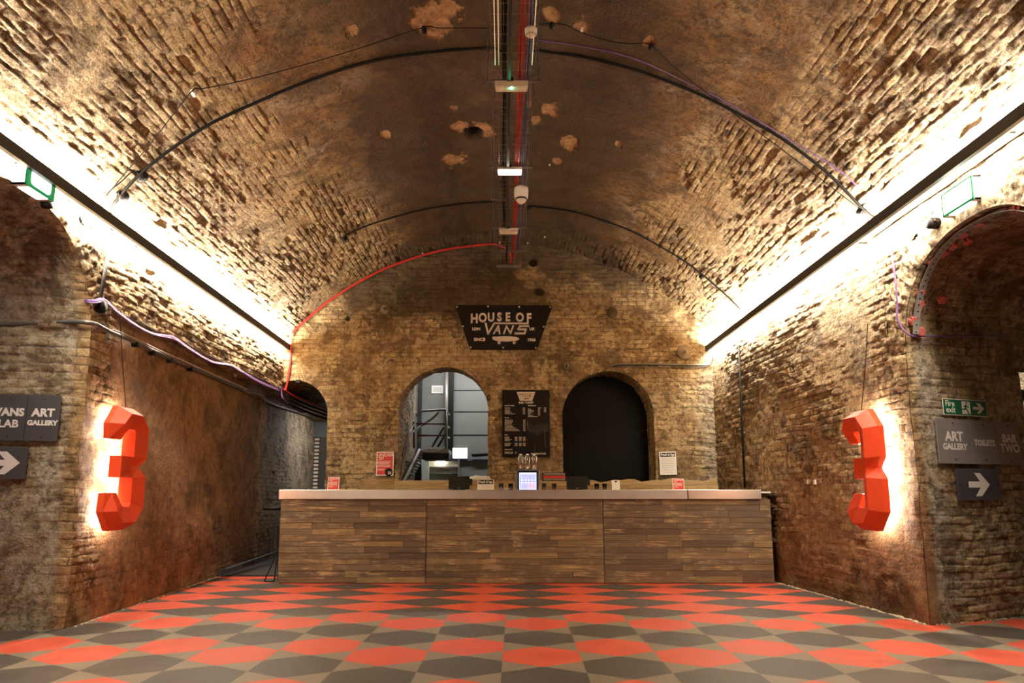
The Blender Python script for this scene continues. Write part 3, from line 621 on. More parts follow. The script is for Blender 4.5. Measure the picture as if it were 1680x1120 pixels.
# ---------------------------------------------------------------- large numerals
ST3 = [((.02, .80), (.085, .80), (.22, .80), .09), ((.0, .935), (.07, .93), (.235, .885), .16), ((.15, 1.10), (.175, 1.03), (.265, .90), .17),
       ((.44, 1.10), (.42, 1.03), (.365, .90), .17), ((.62, .93), (.56, .91), (.39, .87), .17), ((.62, .66), (.56, .645), (.39, .655), .17),
       ((.53, .56), (.475, .56), (.39, .56), .13), ((.62, .46), (.56, .475), (.39, .465), .17), ((.62, .17), (.56, .19), (.39, .24), .17),
       ((.44, .0), (.42, .07), (.365, .205), .17), ((.15, .0), (.175, .07), (.265, .205), .17), ((.0, .165), (.07, .17), (.235, .22), .16), ((.02, .33), (.085, .33), (.22, .33), .09)]
def numeral(side, x0, y0, z0, sc, cord_top, label):
    s = 1 if side == 'left' else -1
    fr = Fr((x0, y0, z0), (0, s, 0), (0, 0, 1))
    def W(u, v, h): return Vector((x0 + s * h * sc, y0 + s * u * sc * .85, z0 + v * sc))
    root = empty('numeral_three', (x0, y0, z0), label, 'numeral', 'illuminated red numerals')
    V = []; Fs = []
    for O, R, I, h in ST3:
        V += [W(O[0], O[1], 0), W(O[0], O[1], .055), W(R[0], R[1], h), W(I[0], I[1], h * 0.72), W(I[0], I[1], 0)]
    n = len(ST3)
    for i in range(n - 1):
        a, b = i * 5, i * 5 + 5
        for k in range(4):
            if k == 3 and i in (5, 6): continue
            Fs.append((a + k, b + k, b + k + 1, a + k + 1))
        if i not in (5, 6): Fs.append((a, a + 4, b + 4, b))
    Fs += [(0, 1, 2, 3, 4), tuple((n - 1) * 5 + k for k in range(5))]
    # middle arm
    m = len(V); V += [W(.17, .655, .11), W(.17, .465, .11), W(.17, .655, 0), W(.17, .465, 0)]
    i5, i6, i7 = 25, 30, 35
    Fs += [(m, i5 + 3, i6 + 3), (m, i6 + 3, m + 1), (m + 1, i6 + 3, i7 + 3), (m + 2, i5 + 4, i5 + 3, m), (m + 3, m + 1, i7 + 3, i7 + 4), (m, m + 1, m + 3, m + 2), (m + 2, m + 3, i7 + 4, i7, i6, i5, i5 + 4)]
    mb = MB(); mb.add(V, Fs); mb.build('shell', M['num_red'], root, bevel=0.002)
    # led strip fixed to the back, facing the wall
    mb = MB(); pth = [((O[0] * .5 + I[0] * .5), (O[1] * .5 + I[1] * .5)) for O, R, I, h in ST3]
    segs = list(zip(pth[:-1], pth[1:])) + [((.2, .56), (.45, .56))]
    for a, b in segs:
        A, Bv = Vector((a[0], a[1], 0)), Vector((b[0], b[1], 0)); d = (Bv - A).normalized(); q = Vector((-d.y, d.x, 0)) * .06
        pts = [A + q, Bv + q, Bv - q, A - q]
        mb.add([W(p.x, p.y, -.012) for p in pts] + [W(p.x, p.y, -.001) for p in pts], [(0, 1, 2, 3), (7, 6, 5, 4), (0, 4, 5, 1), (1, 5, 6, 2), (2, 6, 7, 3), (3, 7, 4, 0)])
    mb.build('backlight', M['led_hot'], root)
    top = W(.26 if s > 0 else .34, 1.08, .06)
    mb = MB(); mb.tube(spline([top, top + Vector((0, 0.0, .06)), (top + Vector(cord_top)) / 2, Vector(cord_top)], 5), 0.004, 6); mb.build('cord', M['cable'], root)
    for (u, v) in ((.5, .75), (.5, .3), (.1, .9), (.1, .2)):
        p = W(u, v, 0); wx = float(lw_x(p.y)) if s > 0 else float(rw_x(p.y)); mb = MB(); mb.rod(p, (wx, p.y, p.z), 0.003, 6); mb.build('standoff', M['cable'], root)
    return root
numeral('left', -3.395, 6.0, .74, .97, (-3.40, 6.12, 2.62), 'orange-red faceted numeral 3 glowing on the left brown wall')
numeral('right', 3.33, 6.715, .728, .98, (3.36, 6.38, 2.6), 'orange-red faceted numeral 3 glowing on the right brick wall')
# ---------------------------------------------------------------- hanging signs on the piers
def board(name, P, label, cat, mat, group=None, thick=0.012):   # P: origin, ex, w, h
    O, ex, w_, h_ = P; root = empty(name, O, label, cat, group); fr = Fr(O, ex, (0, 0, 1))
    mb = MB(); mb.box((0, 0, 0), (w_, h_, thick), 0, fr); bd = mb.build('board', M[mat], root, bevel=0.0015); return bd, fr
def screws(root, fr, pts, z, r=0.007):
    for a, b in pts: mb = MB(); mb.lathe([(r, z), (r, z + .003), (r * .6, z + .005)], Fr(fr(a, b, 0), fr.x, fr.y), 8); mb.build('screw', M['black'], root)
ARW = [(-.5, -.11), (.05, -.11), (-.2, -.42), (.08, -.42), (.5, 0), (.08, .42), (-.2, .42), (.05, .11), (-.5, .11)]
jr = (Vector((1, 0.37, 0))).normalized(); 
pR = jamb_r(1534, 686, 0.045); zt, zb = pR.z, jamb_r(1541, 760, 0.045).z
wids = [jamb_r(x, 700, 0.045) for x in (1534, 1588, 1632, 1682)]
dist = [(q - wids[0]).length for q in wids]; xs_ = [(Vector((q.x, q.y, 0)) - Vector((wids[0].x, wids[0].y, 0))).length for q in wids]
hh = zt - zb
for k, (tx, sz, lab) in enumerate(((('ART', 'GALLERY'), (.112, .070), 'grey wall board reading ART GALLERY on the right pier, left of the toilets board'), (('TOILETS',), (.068,), 'grey wall board reading TOILETS on the right pier'), (('BAR', 'TWO'), (.10, .10), 'grey wall board reading BAR TWO on the right pier'))):
    o_ = Vector((wids[0].x, wids[0].y, zb)) + jr * (xs_[k] + .002); w_ = xs_[k + 1] - xs_[k] - .004
    if k == 2: w_ = 0.29
    root, fr = board('wall_sign', (o_, jr, w_, hh), lab, 'sign', 'sign_grey', 'grey direction boards')
    mb = MB()
    if len(tx) == 2:
        mb.text(tx[0], fr, sz[0], w_ / 2, hh * .60, .0045, 0, .002, z0=.012); mb.text(tx[1], fr, sz[1], w_ / 2, hh * .375, .0032, 0, .002, z0=.012)
    else: mb.text(tx[0], fr, sz[0], w_ / 2, hh * .48, .0038, 0, .002, z0=.012)
    mb.build('lettering', M['letter_grey'], root)
    screws(root, fr, ((w_ / 2, hh * .91), (w_ / 2, hh * .09)), .012)
q0, q1, q2 = jamb_r(1566, 768, .045), jamb_r(1636, 768, .045), jamb_r(1570, 821, .045); w_ = (Vector((q1.x, q1.y)) - Vector((q0.x, q0.y))).length; h_ = q0.z - q2.z
root, fr = board('wall_sign', (Vector((q0.x, q0.y, q2.z)), jr, w_, h_), 'dark grey board with a pale right arrow below the toilets board', 'sign', 'sign_dark', None)
mb = MB(); mb.ext([(w_ / 2 + x * .255, h_ / 2 + y * .235) for x, y in ARW], fr, .0125, .014); mb.build('arrow', M['letter_grey'], root)
screws(root, fr, ((.03, h_ / 2), (w_ - .03, h_ / 2)), .012)
# fire exit sign
q0, q1, q2 = jamb_r(1545, 653, .045), jamb_r(1617, 656, .045), jamb_r(1547, 680, .045); w_ = (Vector((q1.x, q1.y)) - Vector((q0.x, q0.y))).length; h_ = q0.z - q2.z - .0
root, fr = board('fire_exit_sign', (Vector((q0.x, q0.y, q2.z)), jr, w_, h_), 'green Fire exit sign with running figure and arrow on the right pier', 'sign', 'paper', None, .004)
mb = MB(); mb.box((.006, .006, .004), (w_ - .006, h_ - .006, .005), 0, fr); mb.build('green_face', M['green'], root)
mb = MB(); mb.text('Fire', fr, .072, w_ * .05, h_ * .70, .001, 0, .001, align='LEFT', z0=.005); mb.text('exit', fr, .072, w_ * .06, h_ * .32, .001, 0, .001, align='LEFT', z0=.005)
mb.ext([(w_ * .80 + x * w_ * .26, h_ / 2 + y * h_ * .78) for x, y in ARW], fr, .0055, .006)
mb.build('lettering', M['paper'], root)
mb = MB(); mb.box((w_ * .42, h_ * .12, .005), (w_ * .61, h_ * .88, .0058), 0, fr); mb.build('doorway_symbol', M['paper'], root)
mb = MB(); X = w_ * .515; H_ = h_
def lim(a, b, r=.006): 
    A, Bv = Vector(a), Vector(b); d = (Bv - A).normalized(); q = Vector((-d.y, d.x)) * r; mb.ext([tuple(A - q), tuple(Bv - q), tuple(Bv + q), tuple(A + q)], fr, .006, .0066)
lim((X, H_ * .68), (X - .01, H_ * .42), .011); lim((X - .012, H_ * .42), (X - .038, H_ * .38)); lim((X - .03, H_ * .38), (X - .05, H_ * .40), .005); lim((X - .005, H_ * .44), (X + .012, H_ * .30)); lim((X + .012, H_ * .30), (X + .028, H_ * .14)); lim((X, H_ * .65), (X - .03, H_ * .56), .005); lim((X, H_ * .62), (X + .032, H_ * .52), .005)
mb.lathe([(.010, .006), (.010, .0066)], Fr(fr(X + .006, H_ * .79, 0), fr.x, fr.y), 12)
mb.build('running_figure', M['green'], root)
# left signs
jl = Vector((1, -0.2, 0)).normalized(); jl = -jl if jl.x < 0 else jl; jl = Vector((1, 0.2, 0)).normalized()
jl = Vector((0.98, 0.196, 0)).normalized()
q1, q2, q0 = jamb_l(102, 649, .05), jamb_l(97, 724, .05), jamb_l(47, 650, .05); hh = q1.z - q2.z; w1 = (Vector((q1.x, q1.y)) - Vector((q0.x, q0.y))).length
for k, (tx, sz, lab) in enumerate(((('ART', 'GALLERY'), (.088, .054), 'dark board reading ART GALLERY on the left pier'), (('VANS', 'LAB'), (.085, .085), 'dark board reading VANS LAB at the left edge of the left pier'))):
    o_ = Vector((q1.x, q1.y, q2.z)) - jl * (w1 * (k + 1) - .002)
    root, fr = board('wall_sign', (o_, jl, w1 - .003, hh), lab, 'sign', 'sign_dark', 'grey direction boards')
    mb = MB(); mb.text(tx[0], fr, sz[0], w1 / 2, hh * .61, .0042, 0, .002, z0=.012); mb.text(tx[1], fr, sz[1], w1 / 2, hh * (.36 if k else .39), .003, 0, .002, z0=.012)
    mb.build('lettering', M['letter_grey'], root)
    screws(root, fr, ((w1 / 2, hh * .91), (w1 / 2, hh * .09)), .012, .005)
q1, q2 = jamb_l(48, 733, .05), jamb_l(44, 786, .05); h_ = q1.z - q2.z
root, fr = board('wall_sign', (Vector((q1.x, q1.y, q2.z)) - jl * .36, jl, .36, h_), 'dark board with a pale right arrow at the left edge below the gallery board', 'sign', 'sign_dark', None)
mb = MB(); mb.ext([(.19 + x * .24, h_ / 2 + y * .215) for x, y in ARW], fr, .0125, .014); mb.build('arrow', M['letter_grey'], root)
# ---------------------------------------------------------------- main sign and menu
YW = YB - 0.03
def stroke(mb, fr, pts, w_, z0, z1, closed=False):
    for i in range(len(pts) - (0 if closed else 1)):
        A, Bv = Vector(pts[i]), Vector(pts[(i + 1) % len(pts)]); d = (Bv - A).normalized(); q = Vector((-d.y, d.x)) * w_ / 2; e = d * w_ * .3
        mb.ext([tuple(A - q - e), tuple(Bv - q + e), tuple(Bv + q + e), tuple(A + q - e)], fr, z0, z1)
def logo(mb, fr, S, z0, z1, mdk=None):   # the house logo, S = scale of a 1.55 m wide sign
    def t(s_, x, y, size, b=.0, sx=1): mb.text(s_, fr, size * S, x * S, y * S, b * S, 0, z1 - z0, sx=sx, z0=z0)
    xs = [-.44, -.315, -.19, -.065, .06, .24, .375]
    for ch, x in zip('HOUSEOF', xs):
        k = abs(x) / .44; t(ch, x, .150 - .025 * k * k, .175 + .02 * k, .008, .8)
    st = lambda p, w_: stroke(mb, fr, [(a * S, b * S) for a, b in p], w_ * S, z0, z1)
    st([(-.27, .06), (-.235, -.10), (-.14, .06), (.36, .055)], .028)
    st([(-.15, -.10), (-.08, .02), (-.06, -.10)], .022); st([(-.13, -.055), (-.07, -.055)], .018)
    st([(0.0, -.10), (.04, .015), (.10, -.095), (.14, .02)], .022)
    st([(.37, .015), (.24, .015), (.215, -.035), (.33, -.035), (.31, -.095), (.17, -.095)], .030)
    t('LDN', -.41, -.03, .058, .003); t('UK', .42, -.03, .058, .003)
    t('SINCE', -.36, -.19, .062, .003); t('1966', .41, -.195, .062, .003)
    mb.ext([(x * S, y * S) for x, y in ((-.17, -.145), (-.10, -.145), (0, -.138), (.12, -.142), (.20, -.155), (.235, -.18), (.20, -.205), (.05, -.22), (-.08, -.215), (-.13, -.205), (-.17, -.18))], fr, z0, z1)
    for x in (-.07, .155): mb.lathe([(.024 * S, z0), (.024 * S, z1)], Fr(fr(x * S, -.235 * S, 0), fr.x, fr.y), 12)
zc = 3.65; fr = Fr((0.005, YW, zc), (1, 0, 0), (0, 0, 1))
root = empty('trapezoid_sign', (0.005, YW, 3.29), 'black trapezoid HOUSE OF VANS sign with skateboard drawing high on the back wall', 'sign')
def rpoly(P, r=.035, n=4):
    out = []; N = len(P)
    for i, p in enumerate(P):
        p = Vector(p); a = (Vector(P[i - 1]) - p).normalized() * r; b = (Vector(P[(i + 1) % N]) - p).normalized() * r
        for k in range(n + 1): u = k / n; q = (p + a) * (1 - u) ** 2 + p * 2 * u * (1 - u) + (p + b) * u * u; out.append(tuple(q))
    return out
TR = [(-.53, -.36), (.525, -.365), (.775, .355), (-.775, .36)]
mb = MB(); mb.ext(rpoly(TR), fr, 0.0, 0.04); mb.build('board', M['black_gloss'], root, bevel=.002)
mb = MB(); logo(mb, fr, 1.06, .0405, .044); mb.build('lettering', M['letter'], root)
for x, y in ((-.74, .33), (-.25, .335), (.245, .33), (.735, .325), (-.645, .015), (.63, .005), (-.52, -.325), (-.01, -.33), (.505, -.335)):
    mb = MB(); mb.lathe([(.014, .04), (.014, .046), (.008, .052)], Fr(fr(x, y, 0), fr.x, fr.y), 10); mb.build('bolt', M['steel'], root)
# menu
mw, mh = .735, 1.035; root = empty('bar_menu', (-.02, YW, 1.615), 'tall black bar tariff price board between the two arches', 'menu board')
fr = Fr((-.02, YW, 1.615), (1, 0, 0), (0, 0, 1)); mb = MB(); mb.box((0, 0, 0), (mw, mh, .02), 0, fr); mb.build('board', M['black_gloss'], root)
mb = MB(); cxm = mw * .505; mb.ext([(cxm - .095, .865), (cxm + .095, .865), (cxm + .145, 1.005), (cxm - .145, 1.005)], fr, .0205, .0225); mb.build('logo_panel', M['letter'], root)
mb = MB(); logo(mb, Fr(fr(cxm, .937, 0), fr.x, fr.y), .215, .023, .0245); mb.build('logo_lettering', M['letter_brown'], root)
mb = MB(); mb.text('BAR TARIFF', fr, .042, cxm, .835, .0022, 0, .002, z0=.02, spacing=1.05)
rm = random.Random(2)
def line(x, y, w_, h_=.0085):
    e = x
    while e < x + w_ - .004:
        q = min(x + w_, e + rm.uniform(.012, .035)); mb.box((e, y - h_ / 2, .0205), (q - .004, y + h_ / 2, .0215), 0, fr); e = q
line(.04, .79, .15, .013); line(.40, .79, .13, .013)
for i, w_ in enumerate((.085, .09, .095, .08, .11, .17)): line(.04, .755 - i * .0185, w_); line(.32, .755 - i * .0185, .04)
line(.04, .60, .07, .013)
for i, w_ in enumerate((.125, .13, .12, .11, .12, .145, .18, .22, .24)): line(.04, .565 - i * .0205, w_); line(.325, .565 - i * .0205, .04)
line(.04, .335, .05, .013)
for g, n_ in ((.30, 4), (.205, 3)):
    for i in range(n_):
        line(.04, g - i * .018, rm.uniform(.07, .13))
        for xx in (.195, .26, .32): line(xx, g - i * .018, .045)
line(.04, .11, .12, .012)
for i in range(2): line(.04, .07 - i * .018, .13); line(.20, .07 - i * .018, .03)
for i, w_ in enumerate((.05, .09, .09, .06, .04, .08, .15)): line(.40, .735 - i * .0195, w_); line(.555, .755 - i * .0195, .06 if i == 0 else .04)
for i in range(4): line(.65, .755 - i * .0195, .04)
mb.text('#HOUSEOFVANS', fr, .034, .555, .045, .0012, 0, .002, z0=.02, sx=.9)
mb.build('lettering', M['letter'], root)
mb = MB()
def hexr(x, y, r_): stroke(mb, fr, [(x + r_ * math.cos(math.pi / 3 * k), y + r_ * math.sin(math.pi / 3 * k)) for k in range(6)], .0016, .0205, .021, True)
for i in range(14):
    for j in range(7):
        x = .40 + i * .0255; y = .47 - i * .004 + (j - 3) * .024 - (.012 if i % 2 else 0) - (0.03 * math.sin(i * .4))
        if abs(j - 3) < 3.2 - abs(i - 6) * .12 and x < .73: hexr(x, y, .012)
stroke(mb, fr, [(.395, .56), (.385, .50), (.40, .44), (.43, .38)], .006, .0205, .021); stroke(mb, fr, [(.655, .42), (.66, .30), (.665, .17), (.68, .13)], .005, .0205, .021); stroke(mb, fr, [(.495, .20), (.505, .14), (.51, .08)], .005, .0205, .021)
mb.build('line_drawing', simple('dim_grey_print', (.16, .13, .11), .6), root)
# ---------------------------------------------------------------- notices
def notice(kind, O, ex, w_, h_, label, tilt=0.0, group=None, stand=False):
    root = empty('notice' if not stand else 'counter_notice', O, label, 'notice', group)
    ex = Vector(ex).normalized(); ey = Vector((0, 0, 1)); 
    if tilt: q = Vector(ex * math.cos(tilt) + ey * math.sin(tilt)); ey = (ey * math.cos(tilt) - ex * math.sin(tilt)); ex = q
    if stand: ey = (Vector((0, .12, 1))).normalized()
    fr = Fr(O, ex, ey)
    mb = MB(); mb.box((0, 0, 0), (w_, h_, .004), 0, fr); mb.build('card', M['paper'], root)
    if stand:
        mb = MB(); mb.box((0, 0, -.05), (w_, .006, .0), 0, fr); mb.build('foot', M['glass'], root)
    L = MB(); D = MB()
    if kind == 'u25':
        mb = MB(); mb.box((w_ * .05, h_ * .04, .0045), (w_ * .95, h_ * .96, .005), 0, fr); mb.build('red_face', M['poster_red'], root)
        L.text('UNDER', fr, h_ * .17, w_ * .5, h_ * .86, h_ * .006, 0, .001, z0=.005, sx=w_ / h_ * 1.7); L.text('25?', fr, h_ * .17, w_ * .27, h_ * .72, h_ * .006, 0, .001, z0=.005)
        for i in range(5):
            L.box((w_ * .08, h_ * (.60 - i * .055) - h_ * .014, .0055), (w_ * (.85 - .05 * (i % 3)), h_ * (.60 - i * .055) + h_ * .014, .006), 0, fr)
        for i in range(2): L.box((w_ * .08, h_ * (.28 - i * .045) - h_ * .010, .0055), (w_ * .5, h_ * (.28 - i * .045) + h_ * .010, .006), 0, fr)
        if not stand: L.text('25', fr, h_ * .15, w_ * .78, h_ * .11, h_ * .005, 0, .001, z0=.007)
        mat = M['pink_print']
        mb = MB(); mb.lathe([(w_ * .23, .0055), (w_ * .23, .0065)], Fr(fr(w_ * .73, h_ * .15, 0), fr.x, fr.y), 20)
        if not stand: mb.build('black_disc', M['black'], root)
    else:
        mb = MB(); mb.box((w_ * .06, h_ * (.78 if h_ > w_ else .55), .0045), (w_ * .94, h_ * .95, .005), 0, fr); mb.build('title_band', M['black'], root)
        yy = h_ * (.865 if h_ > w_ else .75); mb = MB(); mb.text('Proof of Age', fr, w_ * .19, w_ * .5, yy, w_ * .007, 0, .001, z0=.005, sx=.82); mb.build('title', M['paper'], root)
        n_ = 9 if h_ > w_ else 3; y0 = .70 if h_ > w_ else .42
        for i in range(n_):
            q = w_ * (.12 + .04 * (i % 3 == 2) + .06 * (i > 5)); yq = h_ * (y0 - i * (.075 if n_ > 3 else .14)); L.box((q, yq - h_ * .006, .0045), (w_ - q, yq + h_ * .006, .005), 0, fr)
        mat = simple('fine_grey_print', (.3, .28, .27), .7)
    L.build('lettering', mat, root); return root
p = aty(617, 780, YW - .005); notice('u25', p, (1, 0, 0), .265, .365, 'red UNDER 25? poster on the brick wall left of the window arch')
p = aty(1083, 779, YW - .005); notice('poa', p, (1, 0, 0), .26, .355, 'white Proof of Age notice on the wall right of the black arch', .02)
IY = 8.95; ZT = 1.10
def X(px): return aty(px, 803, IY).x
notice('u25', Vector((X(537), IY, ZT)), (1, 0, 0), .145, .16, 'small red UNDER 25? card standing at the left end of the bar', stand=True)
notice('u25', Vector((X(1104), IY, ZT)), (1, 0, 0), .145, .14, 'small red UNDER 25? card standing on the right part of the bar', stand=True)
notice('poa', Vector((X(783), IY, ZT)), (1, 0, 0), .21, .13, 'small Proof of Age card standing on the bar beside the left till', stand=True)
root = empty('menu_card', (X(1004), IY, ZT), 'blank looking cream card standing on the bar right of the right till', 'card')
fr = Fr((X(1004), IY, ZT), (1, 0, 0), (0, .1, 1)); mb = MB(); mb.box((0, 0, 0), (.10, .12, .003), 0, fr); mb.build('card', M['paper'], root)
mb = MB(); mb.box((.035, .095, .0035), (.068, .112, .004), 0, fr); mb.build('emblem', M['dark_grey'], root)
# ---------------------------------------------------------------- things on the bar
def till(x, label):
    root = empty('till_screen', (x, IY, ZT), label, 'till', 'black till screens on the bar')
    fr = Fr((x, IY, ZT), (1, 0, 0), (0, .12, 1)); mb = MB()
    mb.ext(rpoly([(-.13, .012), (.13, .012), (.13, .17), (-.13, .17)], .008), fr, -.03, 0); mb.build('screen', M['black'], root, bevel=.003)
    mb = MB(); f2 = Fr((x, IY, ZT), (1, 0, 0), (0, 0, 1)); mb.box((-.08, 0, -.18), (.08, .02, -.035), 0, f2); mb.box((-.03, .02, -.13), (.03, .10, -.045), 0, f2); mb.build('stand', M['black'], root)
    mb = MB(); mb.box((.131, .06, -.035), (.165, .14, -.01), 0, fr); mb.build('card_reader', M['black'], root)
    mb = MB(); mb.box((-.012, .018, .0005), (.012, .022, .0015), 0, fr); mb.build('badge', M['letter'], root)
till(X(753), 'black till screen seen from behind left of the beer taps'); till(X(947), 'black till screen seen from behind right of the beer taps')
xt = X(866); root = empty('beer_font', (xt, IY, ZT), 'chrome beer tap font with a glowing blue-white screen on the bar', 'beer font')
fr = Fr((xt, IY, ZT), (1, 0, 0), (0, 0, 1)); mb = MB()
mb.ext(rpoly([(-.15, 0), (.15, 0), (.15, .255), (-.15, .255)], .02), fr, -.16, -.006); mb.build('cabinet', M['steel'], root, bevel=.004)
mb = MB()
for q in ((-.15, 0, -.125, .255), (.125, 0, .15, .255), (-.15, .235, .15, .255)): mb.box((q[0], q[1], -.004), (q[2], q[3], .012), 0, fr)
mb.build('frame', M['chrome'], root, bevel=.004)
mb = MB(); mb.box((-.125, 0, -.006), (.125, .235, -.001), 0, fr); mb.build('bezel', M['black'], root)
mb = MB(); mb.box((-.108, 0.0, -.001), (.108, .215, .002), 0, fr); mb.build('screen', emis('lit_screen', (.66, .70, 1.0), 1.15, (.1, .1, .1)), root)
mb = MB(); mb2 = MB()
for i in range(14):
    x = -.09 + i * .0135; mb.box((x, .13 - .02 * (i % 3 == 0), .0022), (x + .005, .195 - .01 * (i % 2), .003), 0, fr)
    (mb2 if i > 5 else mb).box((x, .015, .0022), (x + .005, .075 + .02 * ((i * 7) % 3 == 0), .003), 0, fr)
mb.box((-.1, .103, .0022), (.1, .108, .003), 0, fr); mb.build('blue_graphics', emis('blue_print', (.12, .1, .55), .8, (.1, .1, .4)), root)
mb2.build('red_graphics', emis('rose_print', (.6, .12, .2), .8, (.5, .1, .15)), root)
for x in (-.085, 0.0, .085):
    mb = MB(); g = fr(x, .255, -.07)
    mb.lathe([(.024, 0), (.018, .02), (.012, .05), (.020, .09), (.018, .13), (.014, .17), (.022, .19), (.010, .2)], Fr(g, (1, 0, 0), (0, 1, 0)), 14)
    for sx in (-1, 1):
        mb.tube([g + Vector((0, 0, .16)), g + Vector((sx * .026, -.02, .165)), g + Vector((sx * .03, -.03, .14)), g + Vector((sx * .018, -.03, .03)), g + Vector((sx * .012, -.02, .0))], .006, 8)
    tp = mb.build('tap', M['chrome'], root, smooth=True)
    mb = MB(); mb.box((-.034, .17, -.03), (.034, .18, .015), 0, Fr(g, (1, 0, 0), (0, 0, 1))); mb.build('handle', M['chrome'], tp)
def glass(px, y, label, r_=.032, h_=.08):
    x = aty(px, 800, y).x
    root = MB(); root.lathe([(r_ * .75, 0), (r_, h_), (r_ * .93, h_), (r_ * .68, .008), (.001, .008)], Fr((x, y, ZT), (1, 0, 0), (0, 1, 0)), 20)
    g = Fr((x, y, ZT), (1, 0, 0), (0, 1, 0)); return tag(root.build('tumbler', M['glass'], smooth=True), label, 'glass', 'glasses on the bar')
# Fr with ex=+x, ey=+y has z up
glass(822, 9.0, 'short clear glass just right of the Proof of Age card'); glass(838, 9.0, 'short clear glass at the left side of the beer font'); glass(893, 9.0, 'short clear glass at the right side of the beer font')
glass(909, 9.05, 'short clear glass between the beer font and the right till'); glass(979, 9.0, 'short clear glass right of the right till'); glass(992, 9.0, 'short clear glass left of the cream card')
# patterned box and bag on the back counter
p = aty(890, 787, 10.6); root = empty('patterned_box', (p.x + .17, 10.6, 1.235), 'small red and grey patterned box behind the beer font on the back counter', 'box')
fr = Fr((p.x, 10.55, 1.235), (1, 0, 0), (0, 0, 1)); mb = MB(); mb.box((0, 0, -.12), (.345, .125, 0), 0, fr); mb.build('box_body', M['black'], root)
mb = MB(); mb.box((.01, .042, .0005), (.335, .082, .002), 0, fr); mb.build('red_band', M['poster_red'], root)
mb = MB()
for i in range(18):
    for j in (0.012, .028, .088, .104): mb.box((.012 + i * .018 + (.006 if j in (.028, .104) else 0), j, .0005), (.022 + i * .018 + (.006 if j in (.028, .104) else 0), j + .010, .0015), 0, fr)
mb.build('check_pattern', M['letter'], root)
mb = MB(); c = aty(787, 783, 10.72); rr = random.Random(8)
sv = [(c.x + .17 * math.cos(a) * k, 10.74 + .10 * math.sin(a) * k, 1.245 + hz) for k, hz in ((1, 0), (1.05, .03), (.85, .06), (.4, .075)) for a in [2 * math.pi * i / 16 for i in range(16)]]
sv = [(x + rr.uniform(-.006, .006), y, z + (rr.uniform(-.008, .012) if z > 1.25 else 0)) for x, y, z in sv]
mb.add(sv, [(i * 16 + k, i * 16 + (k + 1) % 16, i * 16 + 16 + (k + 1) % 16, i * 16 + 16 + k) for i in range(3) for k in range(16)] + [tuple(48 + k for k in range(16)), tuple(range(15, -1, -1))])
tag(mb.build('folded_cloth', M['paper'], smooth=True), 'crumpled white cloth on the back counter in front of the window arch', 'cloth')
# ---------------------------------------------------------------- cable tray along the crown
ZT2 = 4.64; TY0, TY1 = 2.6, 10.88; TXC = 0.085; TW = 0.185
tr = empty('cable_tray', (TXC, 7, ZT2), 'long wire basket cable tray hanging under the crown of the vault', 'cable tray')
mb = MB()
for i in range(8):
    x = TXC - TW + 2 * TW * i / 7
    if i in (2, 4): continue
    mb.rod((x, TY0, ZT2), (x, TY1, ZT2), .0028, 5)
for sx in (-1, 1):
    for z in (.03, .06): mb.rod((TXC + sx * TW, TY0, ZT2 + z), (TXC + sx * TW, TY1, ZT2 + z), .0025, 5)
y = TY0
while y < TY1:
    mb.tube([(TXC - TW, y, ZT2 + .06), (TXC - TW, y, ZT2 + .004), (TXC + TW, y, ZT2 + .004), (TXC + TW, y, ZT2 + .06)], .0014, 4); y += .12
mb.build('wire_basket', M['galv'], tr)
mb = MB(); mb.box((TXC - TW - .01, TY1, ZT2 - .03), (TXC + TW + .01, TY1 + .03, ZT2 + .02)); mb.build('end_bracket', M['galv'], tr)
mb = MB(); mb.box((TXC - .05, TY0, ZT2 - .03), (TXC - .02, TY1 - .2, ZT2 - .004)); mb.build('lighting_track', M['dark_grey'], tr, bevel=.002)
for y in (4.0, 5.76, 7.42, 8.3, 9.25, 10.2):
    mb = MB(); mb.box((TXC - .24, y - .02, ZT2 - .012), (TXC + .24, y + .02, ZT2 + .003))
    for sx in (-1, 1):
        xx = TXC + sx * .225; zt = VZ + math.sqrt(VR ** 2 - (xx - VX) ** 2); mb.rod((xx, y, ZT2), (xx, y, zt - .005), .005, 6)
    mb.build('strut_hanger', M['galv'], tr)
def cable(name, pts, r, mat, label, n=6, group=None, parent=None, seg=8):
    mb = MB(); mb.tube(spline(pts, n), r, seg); o = mb.build(name, M[mat], parent, smooth=True)
    if parent is None: tag(o, label, 'cable', group)
    return o
rj = random.Random(4)
def run(x, z, r, mat, name, y0=TY0, y1=10.8): 
    pts = [(x + rj.uniform(-.006, .006), y, z + rj.uniform(0, .006)) for y in np.arange(y0, y1, .45)]; return pts
mb = MB()
for k in range(5): mb.tube(spline(run(TXC + .045 + .011 * k, ZT2 + .018 + .01 * (k % 2), .006, 'red_cable', ''), 3), .0065, 6)
tag(mb.build('cable_bundle', M['red_cable'], smooth=True), 'bundle of bright red cables lying in the ceiling wire tray', 'cable')
mb = MB()
for k in range(4): mb.tube(spline(run(TXC + .112 + .012 * k, ZT2 + .018 + .01 * (k % 2), .006, '', '', y1=10.5), 3), .006, 6)
tag(mb.build('cable_bundle', M['blue_cable'], smooth=True), 'blue and violet cables lying beside the red ones in the ceiling tray', 'cable')
mb = MB()
for k in range(3): mb.tube(spline(run(TXC - .09 + .012 * k, ZT2 + .018, .006, '', '', y1=10.2), 3), .0075, 6)
tag(mb.build('cable_bundle', M['cable'], smooth=True), 'black cables lying along the left half of the ceiling tray', 'cable')
for i, (y0, y1) in enumerate(((TY0, 5.5),)):
    for x in (TXC - .155, TXC - .125, TXC + .155):
        mb = MB(); mb.rod((x, y0, ZT2 - .012), (x, y1, ZT2 - .012), .005, 6); mb.build('steel_conduit', M['steel'], tr)
